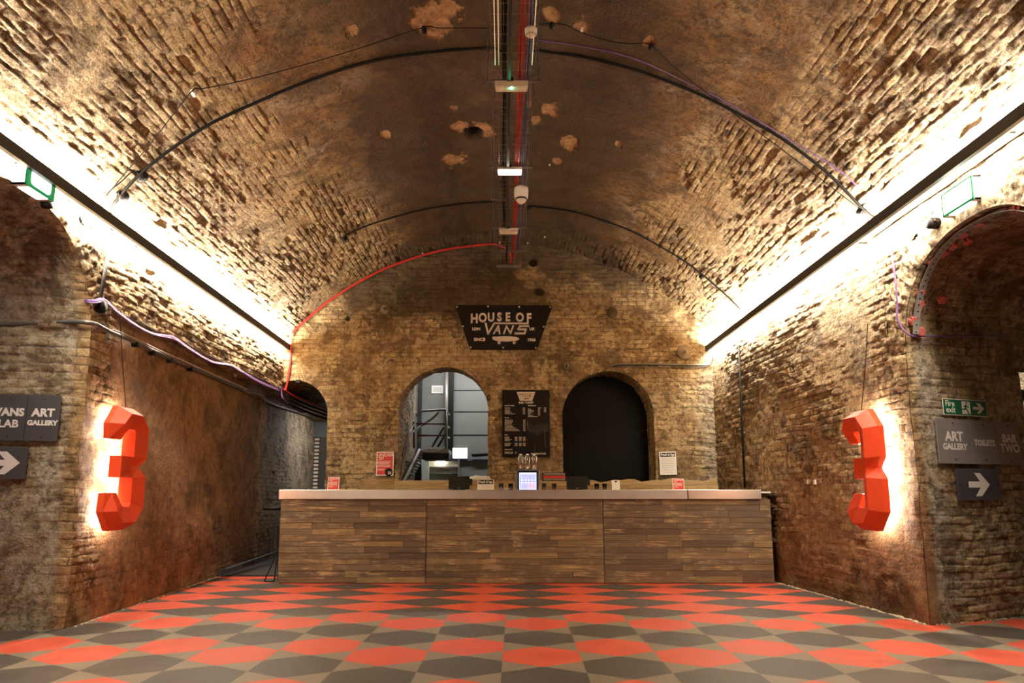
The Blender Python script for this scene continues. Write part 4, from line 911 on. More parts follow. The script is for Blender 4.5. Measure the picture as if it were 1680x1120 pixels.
# luminaires under the tray
def lum(y, w_, lit, label):
    z = ZT2 - .02; root = empty('emergency_light', (TXC, y, z), label, 'ceiling light')
    fr = Fr((TXC - .015, y, z), (1, 0, 0), (0, 1, 0)); mb = MB(); mb.ext(rpoly([(-w_, -.045), (w_, -.045), (w_, .045), (-w_, .045)], .012), fr, -.03, 0); mb.build('base', M['cream'], root, bevel=.003)
    mb = MB(); mb.ext(rpoly([(-w_ + .006, -.040), (w_ - .006, -.040), (w_ - .006, .040), (-w_ + .006, .040)], .014), fr, -.062, -.03)
    mb.build('lens', emis('lit_lens', (1, .95, .85), 9) if lit else M['cream'], root, bevel=.008)
    mb = MB(); mb.ball((TXC - .015, y - .03, z - .064), .012, 8); mb.build('indicator', emis('green_led', (.05, 1, .45), 60), root) if y < 6 else None
    mb = MB(); mb.box((TXC - .03, y - .05, z - .005), (TXC, y + .02, z + .03)); mb.build('clip', M['black'], root)
    return root
lum(5.76, .145, False, 'long cream emergency light with a green indicator, nearest on the ceiling tray')
lum(7.42, .135, True, 'lit white emergency light in the middle of the ceiling tray')
lum(9.25, .13, False, 'unlit cream emergency light at the far end of the ceiling tray')
# smoke detector
p = atz(871, 52, ZT2 - .03); root = empty('smoke_detector', (p.x, p.y, ZT2), 'round white smoke detector under the ceiling tray', 'smoke detector')
g = Fr((p.x, p.y, ZT2 - .01), (1, 0, 0), (0, 1, 0)); mb = MB(); mb.lathe([(.05, 0), (.05, -.02), (.046, -.025), (.045, -.045), (.030, -.055), (.028, -.06)], g, 28); mb.build('housing', M['white_plastic'], root, smooth=True)
mb = MB()
for k in range(10): a = k * math.pi / 5; mb.box((p.x + .036 * math.cos(a) - .004, p.y + .036 * math.sin(a) - .004, ZT2 - .063), (p.x + .036 * math.cos(a) + .004, p.y + .036 * math.sin(a) + .004, ZT2 - .050))
mb.build('vent', M['dark_grey'], root)
mb = MB(); mb.tube([(p.x - .03, p.y + .09, ZT2 - .01), (p.x - .03, p.y + .02, ZT2 - .03), (p.x - .02, p.y, ZT2 - .015)], .006); mb.tube([(p.x + .03, p.y + .09, ZT2 - .01), (p.x + .03, p.y + .02, ZT2 - .03), (p.x + .02, p.y, ZT2 - .015)], .006); mb.build('red_gland', M['red_cable'], root)
# dome camera
p = atz(855, 318, ZT2 - .10); root = empty('dome_camera', (p.x, p.y, ZT2), 'white dome security camera hanging below the ceiling tray', 'camera')
g = Fr((p.x, p.y, ZT2), (1, 0, 0), (0, 1, 0)); mb = MB(); mb.lathe([(.03, 0), (.05, -.012), (.082, -.03), (.086, -.06), (.080, -.14), (.078, -.155), (.060, -.157)], g, 32); mb.build('housing', M['white_plastic'], root, smooth=True)
mb = MB(); mb.lathe([(.062, -.15), (.060, -.18), (.045, -.205), (.02, -.222), (.004, -.226)], g, 28); mb.build('dome', M['cream'], root, smooth=True)
mb = MB(); mb.lathe([(.0635, -.155), (.0625, -.175), (.063, -.176)], g, 28); mb.build('lens_slot', M['black'], root)
mb = MB(); mb.box((p.x - .018, p.y - .02, ZT2 - .04), (p.x + .018, p.y + .11, ZT2 + .0)); mb.build('bracket', M['conduit'], root)
# ---------------------------------------------------------------- cables on the vault
va = lambda P, off=.03: [vault_at(x, y, off) for x, y in P]
def on(P, off=.03):
    out = []
    for q, p in enumerate(P): out.append(vault_at(p[0], p[1], off))
    return out
cable('conduit_run', on([(183, 395), (184, 345), (197, 322), (230, 285), (283, 243), (340, 206), (400, 177), (500, 135), (600, 103), (700, 86), (802, 79)]) + [Vector((0.0, 5.6, 4.80))], .014, 'cable', 'thick black cable arching over the left half of the vault, nearer of the two')
cable('conduit_run', [Vector((.2, 5.6, 4.80))] + on([(885, 84), (960, 94), (1040, 114), (1110, 139), (1170, 165), (1230, 197), (1290, 232), (1360, 286), (1420, 347), (1440, 360)]), .014, 'cable', 'thick black cable arching over the right half of the vault, nearer of the two')
cable('conduit_run', on([(563, 388), (600, 371), (650, 355), (700, 343), (760, 334), (814, 331)]), .012, 'cable', 'short black cable crossing the vault near the back wall, left of the tray')
cable('conduit_run', on([(866, 338), (930, 345), (985, 360), (1040, 381), (1110, 420), (1153, 451), (1190, 483), (1215, 508)]), .012, 'cable', 'black cable crossing the vault near the back wall, right of the tray')
cable('thin_cable', on([(160, 340), (200, 290), (250, 232), (313, 151)]) + on([(330, 146), (400, 132), (500, 106), (600, 76), (694, 45)]) + on([(720, 46), (802, 46)]), .004, 'cable', 'thin black cable looping across the left of the vault', n=3)
cable('thin_cable', on([(884, 40), (905, 38), (930, 42), (953, 53), (999, 67), (1035, 72), (1068, 73), (1100, 105), (1180, 168), (1300, 258), (1415, 346)]), .004, 'cable', 'thin black cable looping across the right of the vault', n=3)
cable('thin_cable', on([(884, 66), (960, 77), (1040, 96), (1120, 132), (1200, 172), (1290, 226), (1350, 262), (1390, 290), (1410, 310)], .02), .005, 'purple_cable', 'thin violet cable crossing the right of the vault', n=3)
mb = MB()
def at_vault(px, py, off): return vault_at(px, py, off)
def jbox(px, py, label, r=.05, p=None, nrm=None, mat='cable', h=.05):
    p = p or vault_at(px, py, .0); n = nrm or Vector((VX - p.x, 0, VZ - p.z)).normalized()
    ex = Vector((0, 1, 0)) if abs(n.y) < .9 else Vector((1, 0, 0)); ey = n.cross(ex); g = Fr(p, ex, ey); 
    if g.z.dot(n) < 0: g = Fr(p, ey, ex)
    root = empty('junction_box', p, label, 'junction box', 'round black junction boxes')
    mb = MB(); mb.lathe([(r, -.02), (r, h * .8), (r * .92, h), (.001, h + .001)], g, 20); mb.build('body', M[mat], root, smooth=True)
    for k in range(2):
        a = math.pi * k; mb = MB(); mb.rod(g(r * .8, 0, h * .4) if k else g(-r * .8, 0, h * .4), g(r * 1.5, 0, h * .4) if k else g(-r * 1.5, 0, h * .4), .014, 8); mb.build('gland', M[mat], root)
    return root
jbox(230, 286, 'black junction box where the left arching cable meets a thin cable'); jbox(198, 319, 'black junction box on the vault just above the left light trough')
jbox(563, 388, 'black junction box at the left end of the far arching cable', .035); jbox(868, 338, 'black junction box beside the dome camera', .03); jbox(1153, 451, 'black junction box on the lower right part of the far arching cable', .035)
jbox(1417, 345, 'black junction box above the right light trough', .045)
jbox(695, 45, 'small black cable fixing on the bare plaster patch left of the tray', .022); jbox(315, 149, 'small pale cable fixing on the left of the vault', .02, mat='white_plastic'); jbox(1069, 73, 'small black cable fixing right of the tray', .022); jbox(905, 38, 'small black cable fixing just right of the smoke detector', .02)
cable('thin_cable', on([(228, 283), (215, 283), (200, 297), (178, 315), (172, 325), (168, 342)], .03), .005, 'cable', 'short grey flex dropping from the junction box to the left light', n=4)
cable('thin_cable', on([(1415, 345), (1411, 352), (1413, 360), (1421, 363), (1432, 360), (1441, 357)], .05), .004, 'cable', 'small loop of flex above the right light trough', n=4)
# hooks and small fixings in the vault
for px, py, lab in ((632, 229, 'left of the flaked plaster'), (697, 229, 'next to the flaked plaster'), (886, 208, 'right of the tray beside bare plaster'), (886, 243, 'right of the tray below the bare plaster'), (1017, 236, 'on the brown right side of the vault'),
                    (980, 340, 'above the far right arching cable'), (666, 333, 'just above the far left arching cable'), (572, 52, 'left of the largest bare patch'), (421, 308, 'on the left brickwork'), (1116, 424, 'low on the right brickwork'), (496, 401, 'low left below the far cable')):
    p = vault_at(px, py, 0); n = Vector((VX - p.x, 0, VZ - p.z)).normalized(); root = empty('ceiling_hook', p, 'small rusty eye hook in the vault ' + lab, 'hook', 'rusty eye hooks')
    mb = MB(); mb.rod(p, p + n * .05, .005, 6); mb.build('stem', M['rust'], root)
    mb = MB(); c = p + n * .068; mb.tube([c + n * (.02 * math.cos(a)) + Vector((1, 0, 0)).cross(n).normalized() * 0 + Vector((n.z, 0, -n.x)) * (.02 * math.sin(a)) for a in [2 * math.pi * k / 12 for k in range(12)]], .005, 6, closed=True); mb.build('ring', M['rust'], root)
for px, py, lab in ((955, 47, 'beside the round bare patch'), (902, 268, 'right of the lit ceiling light'), (820, 397, 'left of the tray end'), (866, 397, 'right of the tray end'), (894, 387, 'right of the tray near the back wall'), (693, 414, 'above the red cable')):
    p = vault_at(px, py, 0.004); n = Vector((VX - p.x, 0, VZ - p.z)).normalized(); ex = Vector((0, 1, 0)); g = Fr(p, ex, n.cross(ex)); sg = 1 if g.z.dot(n) > 0 else -1
    mb = MB(); mb.box((-.012, -.012, -.01 * sg), (.012, .012, .025 * sg), 0, g); tag(mb.build('fixing_block', M['white_plastic'], bevel=.002), 'tiny white square fixing in the vault ' + lab, 'fixing', 'white fixings')
# red cable following the end wall
def bwp(P, y=YB - .035): return [aty(x, yy, y) for x, yy in P]
red = [Vector((.10, 10.78, ZT2 + .02))] + bwp([(838, 424), (829, 411), (815, 404), (790, 402), (740, 406), (700, 413), (650, 428), (620, 441), (585, 457), (560, 473), (535, 490), (510, 511), (493, 528), (481, 545), (477, 565), (475, 600), (471, 625), (467, 640)])
for p in red[1:-4]: p.y = 10.86; p.z = min(p.z, VZ + math.sqrt(VR ** 2 - (p.x - VX) ** 2) - .05)
mb = MB()
for k in range(2): mb.tube(spline([p + Vector((k * .012, 0, -k * .014)) for p in red], 5), .008, 6)
tag(mb.build('cable_bundle', M['red_cable'], smooth=True), 'red cables curving down from the tray around the back wall arch', 'cable')
pas = lambda P: [Vector((float(np.interp(t_, [0, 1], [-3.55, -3.62])), 11.0 + 1.8 * t_, z)) for t_, z in P]
cable('conduit_run', [aty(466, 638, YB - .04), aty(480, 648, 11.2), aty(505, 658, 11.9), aty(538, 671, 12.8)], .013, 'red_cable', 'red cable entering the left passage under its arch')
for k, dz in enumerate((0, 6, 12)):
    cable('conduit_run', [aty(472, 649 + dz, 11.1), aty(500, 662 + dz, 11.8), aty(538, 676 + dz, 12.7)], .018, 'cable', 'black cable under the red one in the left passage', group='black cables in the left passage')
cable('conduit_run', [aty(460, 565, YB - .05), aty(461, 600, YB - .05), aty(461, 640, YB - .05), aty(465, 655, 11.0), aty(480, 668, 11.4), aty(495, 676, 11.8), aty(505, 675, 12.0), aty(515, 682, 12.3), aty(538, 686, 12.8)], .016, 'purple_cable', 'violet cable bundle dropping beside the back wall and into the left passage', n=5)
# ledge cables on the left
lx = lambda px, py, off=.035: atx(px, py, UX + off)
P1 = [jamb_l(x, y, .03) for x, y in ((-15, 482), (0, 482), (50, 484), (102, 481), (120, 487))] + [lx(x, y) for x, y in ((150, 493), (170, 491), (190, 508), (220, 530), (248, 545), (270, 550), (285, 553), (307, 568), (345, 591), (375, 597), (392, 606), (425, 625), (457, 638))]
mb = MB()
for k in range(3): mb.tube(spline([p + Vector((.008 * k, 0, -.012 * k + .004 * math.sin(i * 1.3 + k))) for i, p in enumerate(P1)], 4), .0075, 6)
tag(mb.build('cable_bundle', M['purple_cable'], smooth=True), 'violet cables draped along the ledge of the left wall', 'cable')
lx2 = lambda px, py: atx(px, py, float(lw_x(7.5)) + .07)
P2 = [jamb_l(x, y, .03) for x, y in ((-15, 532), (0, 532), (50, 531), (102, 528))]
def low_on(px, py, off=.05):   # the set-back lower wall on the left
    y = 8.0
    for _ in range(12): q = atx(px, py, float(lw_x(y)) + off); y = q.y
    return q
P2 += [low_on(x, y) for x, y in ((150, 530), (183, 545), (220, 560), (260, 579), (300, 596), (350, 618), (404, 641))]
mb = MB(); mb.tube(spline(P2, 5), .020, 8); root = mb.build('conduit_run', M['conduit'], smooth=True); tag(root, 'thick grey conduit clipped along the left wall below the violet cables', 'conduit')
cable('conduit_run', [p + Vector((.012, 0, .026)) for p in P2[5:]], .007, 'white_cable', 'thin white cable tied on top of the grey conduit on the left wall')
cable('conduit_run', [low_on(x, y, .10) for x, y in ((428, 650), (445, 661), (460, 667), (490, 676), (537, 692))], .018, 'conduit', 'grey conduit continuing from the metal box into the left passage')
for x, y in ((222, 563), (250, 577), (280, 590), (312, 604)):
    p = low_on(x, y, .055); mb = MB(); mb.box((p.x - .03, p.y - .015, p.z - .035), (p.x + .025, p.y + .015, p.z + .012)); tag(mb.build('conduit_clip', M['black'], bevel=.002), 'black clip holding the grey conduit on the left wall', 'clip', 'conduit clips on the left wall')
# electrical trunking box
p = low_on(404, 646, .0); p1 = low_on(404, 614, .0); hb = p1.z - p.z
y0 = p.y; x0 = float(lw_x(y0)) - .03; root = empty('electrical_box', (x0, y0, p.z), 'grey metal electrical box on the left wall beside the cables', 'electrical box')
mb = MB(); mb.box((x0, y0, p.z), (x0 + .17, y0 + .42, p.z + hb)); mb.build('body', M['stair'], root, bevel=.004)
mb = MB(); mb.box((x0 + .172, y0 + .015, p.z + .02), (x0 + .178, y0 + .405, p.z + hb - .02)); mb.build('cover', M['conduit'], root, bevel=.003)
c = low_on(386, 612, .06); mb = MB()
for k in range(3): mb.tube([c + Vector((.01 * k, (.06 - .015 * k) * math.cos(a), (.05 - .012 * k) * math.sin(a))) for a in [2 * math.pi * i / 16 for i in range(16)]], .008, 6, closed=True)
tag(mb.build('cable_coil', M['white_cable'], smooth=True), 'small coil of white cable hanging left of the grey electrical box', 'cable coil')
# conduit drop and black box at the left corner
a, b = lx(179, 400, .03), lx(163, 492, .03); mb = MB(); mb.rod(a, b, .012, 8); mb.rod(a + Vector((0, .03, 0)), b + Vector((0, .03, 0)), .007, 6)
tag(mb.build('conduit_drop', M['conduit'], smooth=True), 'grey conduit dropping from the left light to the corner box', 'conduit')
jbox(0, 0, 'black junction box at the left pier corner below the dropping conduit', .055, p=lx(158, 503, .0), nrm=Vector((1, 0, 0)), h=.07)
# right wall conduit
a, b = aty(1212, 568, 10), aty(1222, 800, 10)
ya = atx(1217, 700, 3.29).y; mb = MB(); mb.tube([atx(1212, 566, 3.28), atx(1217, 690, 3.28), atx(1222, 800, 3.28)], .014, 8); tag(mb.build('conduit_drop', M['cable'], smooth=True), 'dark vertical conduit on the right wall behind the bar', 'conduit')
cable('conduit_run', [aty(x, y, YB - .03) for x, y in ((1168, 565), (1168, 588), (1164, 597), (1155, 599), (1100, 598), (1050, 597), (1012, 598), (1000, 602), (993, 608))], .014, 'conduit', 'grey conduit running along the back wall to the crown of the black arch')
cable('thin_cable', [aty(x, y, YB - .03) for x, y in ((1166, 572), (1166, 592), (1158, 601), (1100, 602), (1015, 601))], .006, 'conduit', 'thin grey cable just below the conduit over the black arch')
# violet cable on the right pier
P3 = [atx(x, y, 3.40) for x, y in ((1464, 400), (1464, 420), (1469, 460), (1472, 500), (1473, 526))] + [jamb_r(1492, 549, .07), jamb_r(1520, 551, .07), jamb_r(1600, 552, .07), jamb_r(1640, 551, .07), jamb_r(1650, 556, .06)]
cable('conduit_run', P3, .008, 'purple_cable', 'violet cable dropping down the right wall and along the pier below the side arch')
# black fixture by right arch and sockets
jbox(0, 0, 'black junction box on the bright brickwork left of the right exit light', .045, p=atx(1534, 366, 3.44), nrm=Vector((-1, 0, 0)), h=.06)
for px, lab in ((1327, 'left'), (1338, 'right')):
    p = atx(px, 790, 3.36); root = empty('wall_hook', p, 'small chrome hook bracket on the right wall near the bar, %s of the pair' % lab, 'hook'); mb = MB()
    mb.box((p.x - .02, p.y - .02, p.z - .03), (p.x + .03, p.y + .02, p.z + .02)); mb.build('plate', M['white_plastic'], root, bevel=.003); mb = MB(); mb.rod((p.x - .02, p.y, p.z + .015), (p.x - .05, p.y, p.z + .03), .006); mb.build('peg', M['chrome'], root)
# exit light boxes
def exitbox(side, y0, y1, z0, z1, x, wx, label):
    s = -1 if side == 'left' else 1; root = empty('exit_light', (x, (y0 + y1) / 2, z0), label, 'exit light', 'green edged exit light boxes')
    xa, xb = sorted((x, wx)); mb = MB(); mb.box((xa, y0, z0), (xb, y1, z0 + .012)); mb.box((xa, y0, z0), (xb, y0 + .012, z1)); mb.box((xa, y1 - .012, z0), (xb, y1, z1)); mb.box((xa, y0, z1 - .012), (xb, y1, z1)); mb.build('case', M['cream'], root)
    fr = Fr((x, y0 if s < 0 else y1, z0), (0, 1 if s < 0 else -1, 0), (0, 0, 1)); W_, H_ = y1 - y0, z1 - z0
    mb = MB(); mb.box((0, 0, -.01), (W_, H_, 0), 0, fr); mb.build('green_panel', emis('green_lit_panel', (.05, .6, .2), .35, (.02, .22, .08)), root)
    mb = MB(); mb.ext(rpoly([(.05, .022), (W_ - .05, .022), (W_ - .05, H_ - .022), (.05, H_ - .022)], .04), fr, .0, .002); mb.build('white_panel', emis('white_lit_panel', (.85, 1, .9), 5), root)
    mb = MB(); mb.box((xa + .01, y0 + .06, z0 - .004), (xb - .01, y1 - .06, z0 + .001)); mb.build('downlight_lens', M['led'], root)
    return root
exitbox('left', 4.71, 5.03, 3.205, 3.365, -3.36, -3.465, 'lit green and white exit light box above the left side arch')
exitbox('right', 4.84, 5.20, 3.15, 3.33, 3.385, 3.46, 'washed out exit light box above the right side arch')
mb = MB(); p = Vector((-3.43, 5.06, 3.20)); mb.lathe([(.035, -.03), (.035, .03), (.02, .035)], Fr(p, (0, 1, 0), (0, 0, 1)), 14); tag(mb.build('cable_gland_box', M['cable'], smooth=True), 'small black box at the lower right corner of the left exit light', 'junction box')
# perforated brace with red clips in the right arch
root = empty('arch_brace', (3.5, 5.06, 2.2), 'curved perforated steel strap with red clips under the right side arch', 'brace')
ph = np.linspace(.22, 2.2, 60); mb = MB(); mbh = MB()
pts = [AR.pt(a) for a in ph]
for i in range(len(ph) - 1):
    (ya, za), (yb, zb_) = pts[i], pts[i + 1]; ca, cb = Vector((0, AR.c - ya, 2.1 - za)).normalized(), Vector((0, AR.c - yb, 2.1 - zb_)).normalized()
    A, Bq = Vector((3.50, ya, za)) + ca * .03, Vector((3.50, yb, zb_)) + cb * .03; e = Vector((.055, 0, 0))
    mb.add([A, A + e, Bq + e, Bq, A + ca * .008, A + e + ca * .008, Bq + e + cb * .008, Bq + cb * .008], [(0, 1, 2, 3), (7, 6, 5, 4), (0, 4, 5, 1), (2, 6, 7, 3), (1, 5, 6, 2), (0, 3, 7, 4)])
    if i % 2 == 0: c = (A + Bq) / 2 + e * .5 + ca * .0085; mbh.lathe([(.007, 0), (.007, .001)], Fr(c, (1, 0, 0), (Bq - A)), 8); 
mb.build('strap', M['stair'], root); mbh.build('perforations', M['black'], root)
for a, dx in ((.24, .1), (.34, .03), (.5, .07), (.62, .06), (.55, .25), (.98, .05), (1.1, .09), (1.2, .12), (1.27, .2), (1.38, .1), (1.55, .1), (1.85, .1), (2.0, .06)):
    ya, za = AR.pt(a); ca = Vector((0, AR.c - ya, 2.1 - za)).normalized(); c = Vector((3.48 + dx, ya, za)) + ca * .015; mb = MB(); q = Vector((0, ca.z, -ca.y)); g = Fr(c, (1, 0, 0), q)
    mb.box((-.02, -.035, -.02), (.02, .035, .022), 0, g); mb.box((-.035, -.012, -.02), (.035, .012, .02), 0, g); mb.build('clip', M['pink'], root, bevel=.004)
# pattress plates on the end wall
def rose(px, py, r, mat, label):
    p = aty(px, py, YB - .0); root = empty('pattress_plate', p, label, 'wall plate', 'round iron wall plates'); g = Fr(p, (1, 0, 0), (0, 0, 1)); mb = MB()
    mb.lathe([(r, -.01), (r, .03), (r * .9, .045), (r * .72, .03), (r * .66, .05), (r * .42, .035), (r * .36, .055), (r * .1, .06)], g, 32); mb.build('plate', M[mat], root, smooth=True)
    mb = MB(); mb.lathe([(.022, .05), (.022, .085), (.015, .09)], g, 6); mb.build('nut', M['rust'], root)
rose(632, 508, .075, 'plate_l', 'small round iron tie plate on the back wall left of the black sign') if 'plate_l' in M else None
M['plate'] = simple('ochre_painted_iron', (.26, .19, .11), .7, 0, .2, 18, .003)
rose(632, 508, .075, 'plate', 'small round iron tie plate on the back wall left of the black sign'); rose(1004, 513, .09, 'rust', 'dark round iron tie plate on the back wall right of the black sign'); rose(1122, 578, .115, 'plate', 'large pale round tie plate near the right corner of the back wall')
p = aty(929, 601, YB - .02); root = empty('wall_switch', p, 'tiny grey key switch on the back wall above the black arch', 'switch'); mb = MB(); mb.box((p.x - .03, p.y - .02, p.z - .05), (p.x + .03, p.y + .03, p.z + .05)); mb.build('plate', M['conduit'], root, bevel=.003); mb = MB(); mb.box((p.x - .01, p.y - .035, p.z - .02), (p.x + .01, p.y - .018, p.z + .03)); mb.build('key', M['black'], root)
p = aty(802, 652, YB - .03); mb = MB(); mb.tube([p + Vector((.03 * math.cos(a) * .5, 0, .05 * math.sin(a))) for a in [2 * math.pi * i / 14 for i in range(14)]], .007, 6, closed=True); tag(mb.build('iron_ring', M['black'], smooth=True), 'small black iron ring at the right edge of the window arch', 'ring')
p = aty(489, 625, YB - .02); mb = MB(); mb.box((p.x - .03, p.y - .03, p.z - .03), (p.x + .04, p.y + .02, p.z + .02)); tag(mb.build('fixing_block', M['black'], bevel=.002), 'small black block at the crown of the left passage arch', 'fixing')
# ---------------------------------------------------------------- behind the arches
mb = MB(); yb_ = YB + .5
mb.box((.5, yb_, 0), (2.6, yb_ + .04, 2.07)); mb.box((.5, yb_ + .012, 2.075), (2.6, yb_ + .052, 3.3)); o = mb.build('black_board', simple('black_sheet', (.004, .0035, .003), .5, 0, .1, 3, 0, .12)); tag(o, 'black sheet boards closing off the right arch', 'board')
# store room behind the window arch
o = MB(); YR = 14.6
o.box((-2.55, YR, 0), (3.0, YR + .1, 5)); o.box((-2.65, 13.2, 0), (-2.55, YR + .1, 5)); o.box((-4.6, 15.9, 0), (-2.5, 16, 4)); wb = o.build('wall_back_room', M['grey_panel']); wb['kind'] = 'structure'
o = MB(); o.box((.9, 12.2, 0), (1.0, YR, 5)); q = o.build('wall_right_room', M['grey_panel']); q['kind'] = 'structure'
o = MB(); o.box((-4.6, 13.2, 3.9), (1.0, YR, 4.0)); q = o.build('ceiling_room', M['dark_grey']); q['kind'] = 'structure'
# panel seams on the grey wall
mb = MB()
for yy in (640, 675, 713): a, b = aty(745, yy, YR - .005), aty(806, yy, YR - .005); mb.box((a.x, YR - .012, a.z - .008), (b.x + .3, YR - .001, a.z + .008))
a = aty(686, 700, YR - .01); mb.box((a.x, YR - .03, 0), (a.x + .07, YR - .001, 4)); 
tag(mb.build('trim_2', M['dark_grey']), kind='structure')
a = aty(733, 690, YR - .1); mb = MB(); mb.box((a.x, YR - .12, 1.75), (a.x + .13, YR, 3.9)); tag(mb.build('trim_3', M['black']), kind='structure')
mb = MB(); mb.rod((a.x - .01, YR - .16, 1.9), (a.x - .01, YR - .16, 3.85), .04, 12); tag(mb.build('drain_pipe', M['stair'], smooth=True), 'pale vertical pipe on the grey wall seen through the window arch', 'pipe')
p = aty(708, 645, YR - .02); mb = MB(); mb.box((p.x, p.y, p.z), (p.x + .24, p.y + .01, p.z + .165)); root = mb.build('paper_notice', M['paper']); tag(root, 'white paper notice on the grey wall seen through the window arch', 'notice')
mb = MB(); fr = Fr((p.x, p.y, p.z), (1, 0, 0), (0, 0, 1)); 
for i in range(5): mb.box((.03, .04 + i * .02, .0005), (.21, .046 + i * .02, .001), 0, fr)
o = mb.build('fine_print', M['conduit']); o.parent = root
# mezzanine stair
YS = 12.35; S = lambda x, y, d=0: aty(x, y, float(np.interp(x, [655, 692, 740], [11.2, 12.35, 12.35])) + d)
root = empty('steel_stair', S(670, 790), 'steel mezzanine stair and railed landing behind the window arch', 'staircase')
A, Bq = S(686, 737), S(736, 737); mb = MB(); mb.box((A.x, YS, A.z - .05), (Bq.x + .0, YS + .7, A.z + .02)); mb.build('landing', M['stair'], root, bevel=.003)
mb = MB(); mb.box((A.x + .05, YS + .05, A.z - .16), (Bq.x - .0, YS + .68, A.z - .055)); mb.build('landing_beam', M['black'], root)
for name, pts, r, m in (('handrail', [S(684, 681), S(694, 674), S(731, 672)], .022, 'stair'), ('mid_rail', [S(683, 695), S(731, 695)], .016, 'rail_red'), ('low_rail', [S(686, 714), S(731, 714)], .016, 'rail_red'), ('post', [S(731, 672), S(731, 735)], .024, 'stair'),
                        ('post', [S(687, 714), S(687, 731)], .018, 'stair'), ('post', [S(679, 692), S(679, 735)], .02, 'rail_red'), ('brace', [S(709, 733), S(728, 700)], .018, 'dark_grey'), ('brace', [S(718, 733), S(731, 712)], .018, 'dark_grey'),
                        ('stair_rail', [S(720, 676), S(710, 686), S(694, 697), S(680, 705), S(669, 715), S(668, 730), S(660, 765), S(656, 790)], .02, 'stair'), ('stair_rail', [S(679, 695), S(670, 712), S(662, 740), S(657, 790)], .014, 'stair'),
                        ('side_rail', [S(731, 674), S(737, 680, 1)], .018, 'stair'), ('side_rail', [S(731, 697), S(737, 701, 1)], .016, 'stair'), ('side_rail', [S(731, 714), S(737, 718, 1)], .016, 'stair')):
    mb = MB(); mb.tube(pts, r, 8); mb.build(name, M[m], root, smooth=True)
for k in (0, .5):
    P0, P1 = S(688, 738, k), S(661, 792, k); d = P1 - P0; mb = MB(); mb.tube([P0, P1, P1 + Vector((-.02, -.02, -1.1))], .035, 6); mb.build('stringer', M['rail_red' if k else 'stair'], root)
for i in range(12):
    t_ = i / 11; P0 = S(688, 740) * (1 - t_) + S(661, 792) * t_; mb = MB(); mb.box((P0.x - .06, P0.y + .02, P0.z - .015), (P0.x + .06, P0.y + .5, P0.z + .015)); mb.build('tread', M['stair'], root)
cable('thin_cable', [S(690, 738, -.05), S(705, 741, -.05), S(720, 739, -.05), S(731, 733, -.05)], .010, 'white_cable', 'pale cable sagging below the steel landing')
# lit exit box and trunking
p = aty(742, 752, YR - .08); root = empty('exit_light', p, 'bright white exit light box behind the window arch', 'exit light'); mb = MB(); mb.box((p.x, p.y, p.z), (p.x + .31, p.y + .07, p.z + .22)); mb.build('case', M['white_plastic'], root)
mb = MB(); mb.box((p.x + .01, p.y - .006, p.z + .01), (p.x + .30, p.y - .001, p.z + .21)); mb.build('lit_panel', emis('lit_exit_panel', (.9, 1, .95), 4), root)
mb = MB(); a, b = aty(728, 754, YR - .05), aty(806, 754, YR - .05); mb.box((a.x, a.y, a.z - .025), (b.x + .2, a.y + .05, a.z + .01)); tag(mb.build('cable_trunking', M['blue_cable']), 'violet cable run on the grey wall under the exit light', 'cable')
mb = MB(); a, b = aty(775, 747, YR - .1), aty(806, 745, YR - .1); mb.tube([a + Vector((0, 0, .03)), a, b], .03, 6); tag(mb.build('waste_pipe', M['black'], smooth=True), 'black pipe on the grey wall right of the exit light', 'pipe')
# lit doorway with cupboards
a, b = aty(686, 752, YR - .02), aty(754, 790, YR - .02)
mb = MB(); fr = Fr((0, YR - .02, 0), (1, 0, 0), (0, 0, 1)); m_ = simple('pale_green_wall', (.55, .58, .5), .6)
root = empty('service_hatch', (a.x, YR, 0), 'lit cream recess with shelves and pipes under the steel landing', 'recess')
X0, X1, ZT3 = aty(705, 752, YR - .02).x, aty(752, 752, YR - .02).x, a.z
mb.box((X0, 1.0, 0), (X1, ZT3, .01), 0, fr); mb.build('back_panel', simple('cream_wall', (.62, .57, .42), .6), root)
mb = MB(); mb.box((aty(688, 752, YR).x, 1.0, 0), (X0, ZT3 + .0, .16), 0, fr); mb.build('side_panel', m_, root)
mb = MB(); mb.box((X1, 1.0, 0), (X1 + .03, ZT3, .12), 0, fr); mb.build('frame', M['stair'], root)
for zz in (.0,): 
    for py in (766, 776): q = aty(720, py, YR - .05); mb = MB(); mb.box((X0, q.z - .012, .01), (X1, q.z + .012, .06), 0, fr); mb.build('shelf', M['stair'], root)
mb = MB(); q = aty(720, 758, YR - .1); mb.rod((q.x - .06, q.y, q.z), (q.x + .13, q.y, q.z), .03, 10); mb.build('lamp', emis('lit_tube', (1, 1, .9), 12), root, smooth=True)
mb = MB(); q = aty(712, 767, YR - .1); q2 = aty(746, 770, YR - .1); mb.tube([aty(706, 775, YR - .1), q, aty(725, 767, YR - .1), q2, aty(741, 778, YR - .1)], .008, 6); mb.build('pipe', M['rail_red'], root)
mb = MB(); mb.box((-2.3, 13.9, 0), (-1.60, 14.0, 1.9)); tag(mb.build('dark_area_sheet', M['black']), 'black sheet filling the dark area under the steel stair', 'panel')  # black sheet put in where the area under the stair is dark
area('store_light', (-1.6, 13.6, 3.8), (0.6, 13.6, 3.8), .12, (0, .1, -1), 75, (1, .98, .95))
mb = MB(); mb.box((-1.6, 13.53, 3.805), (.6, 13.67, 3.86)); tag(mb.build('ceiling_light', M['white_plastic']), 'batten light on the store room ceiling', 'ceiling light')
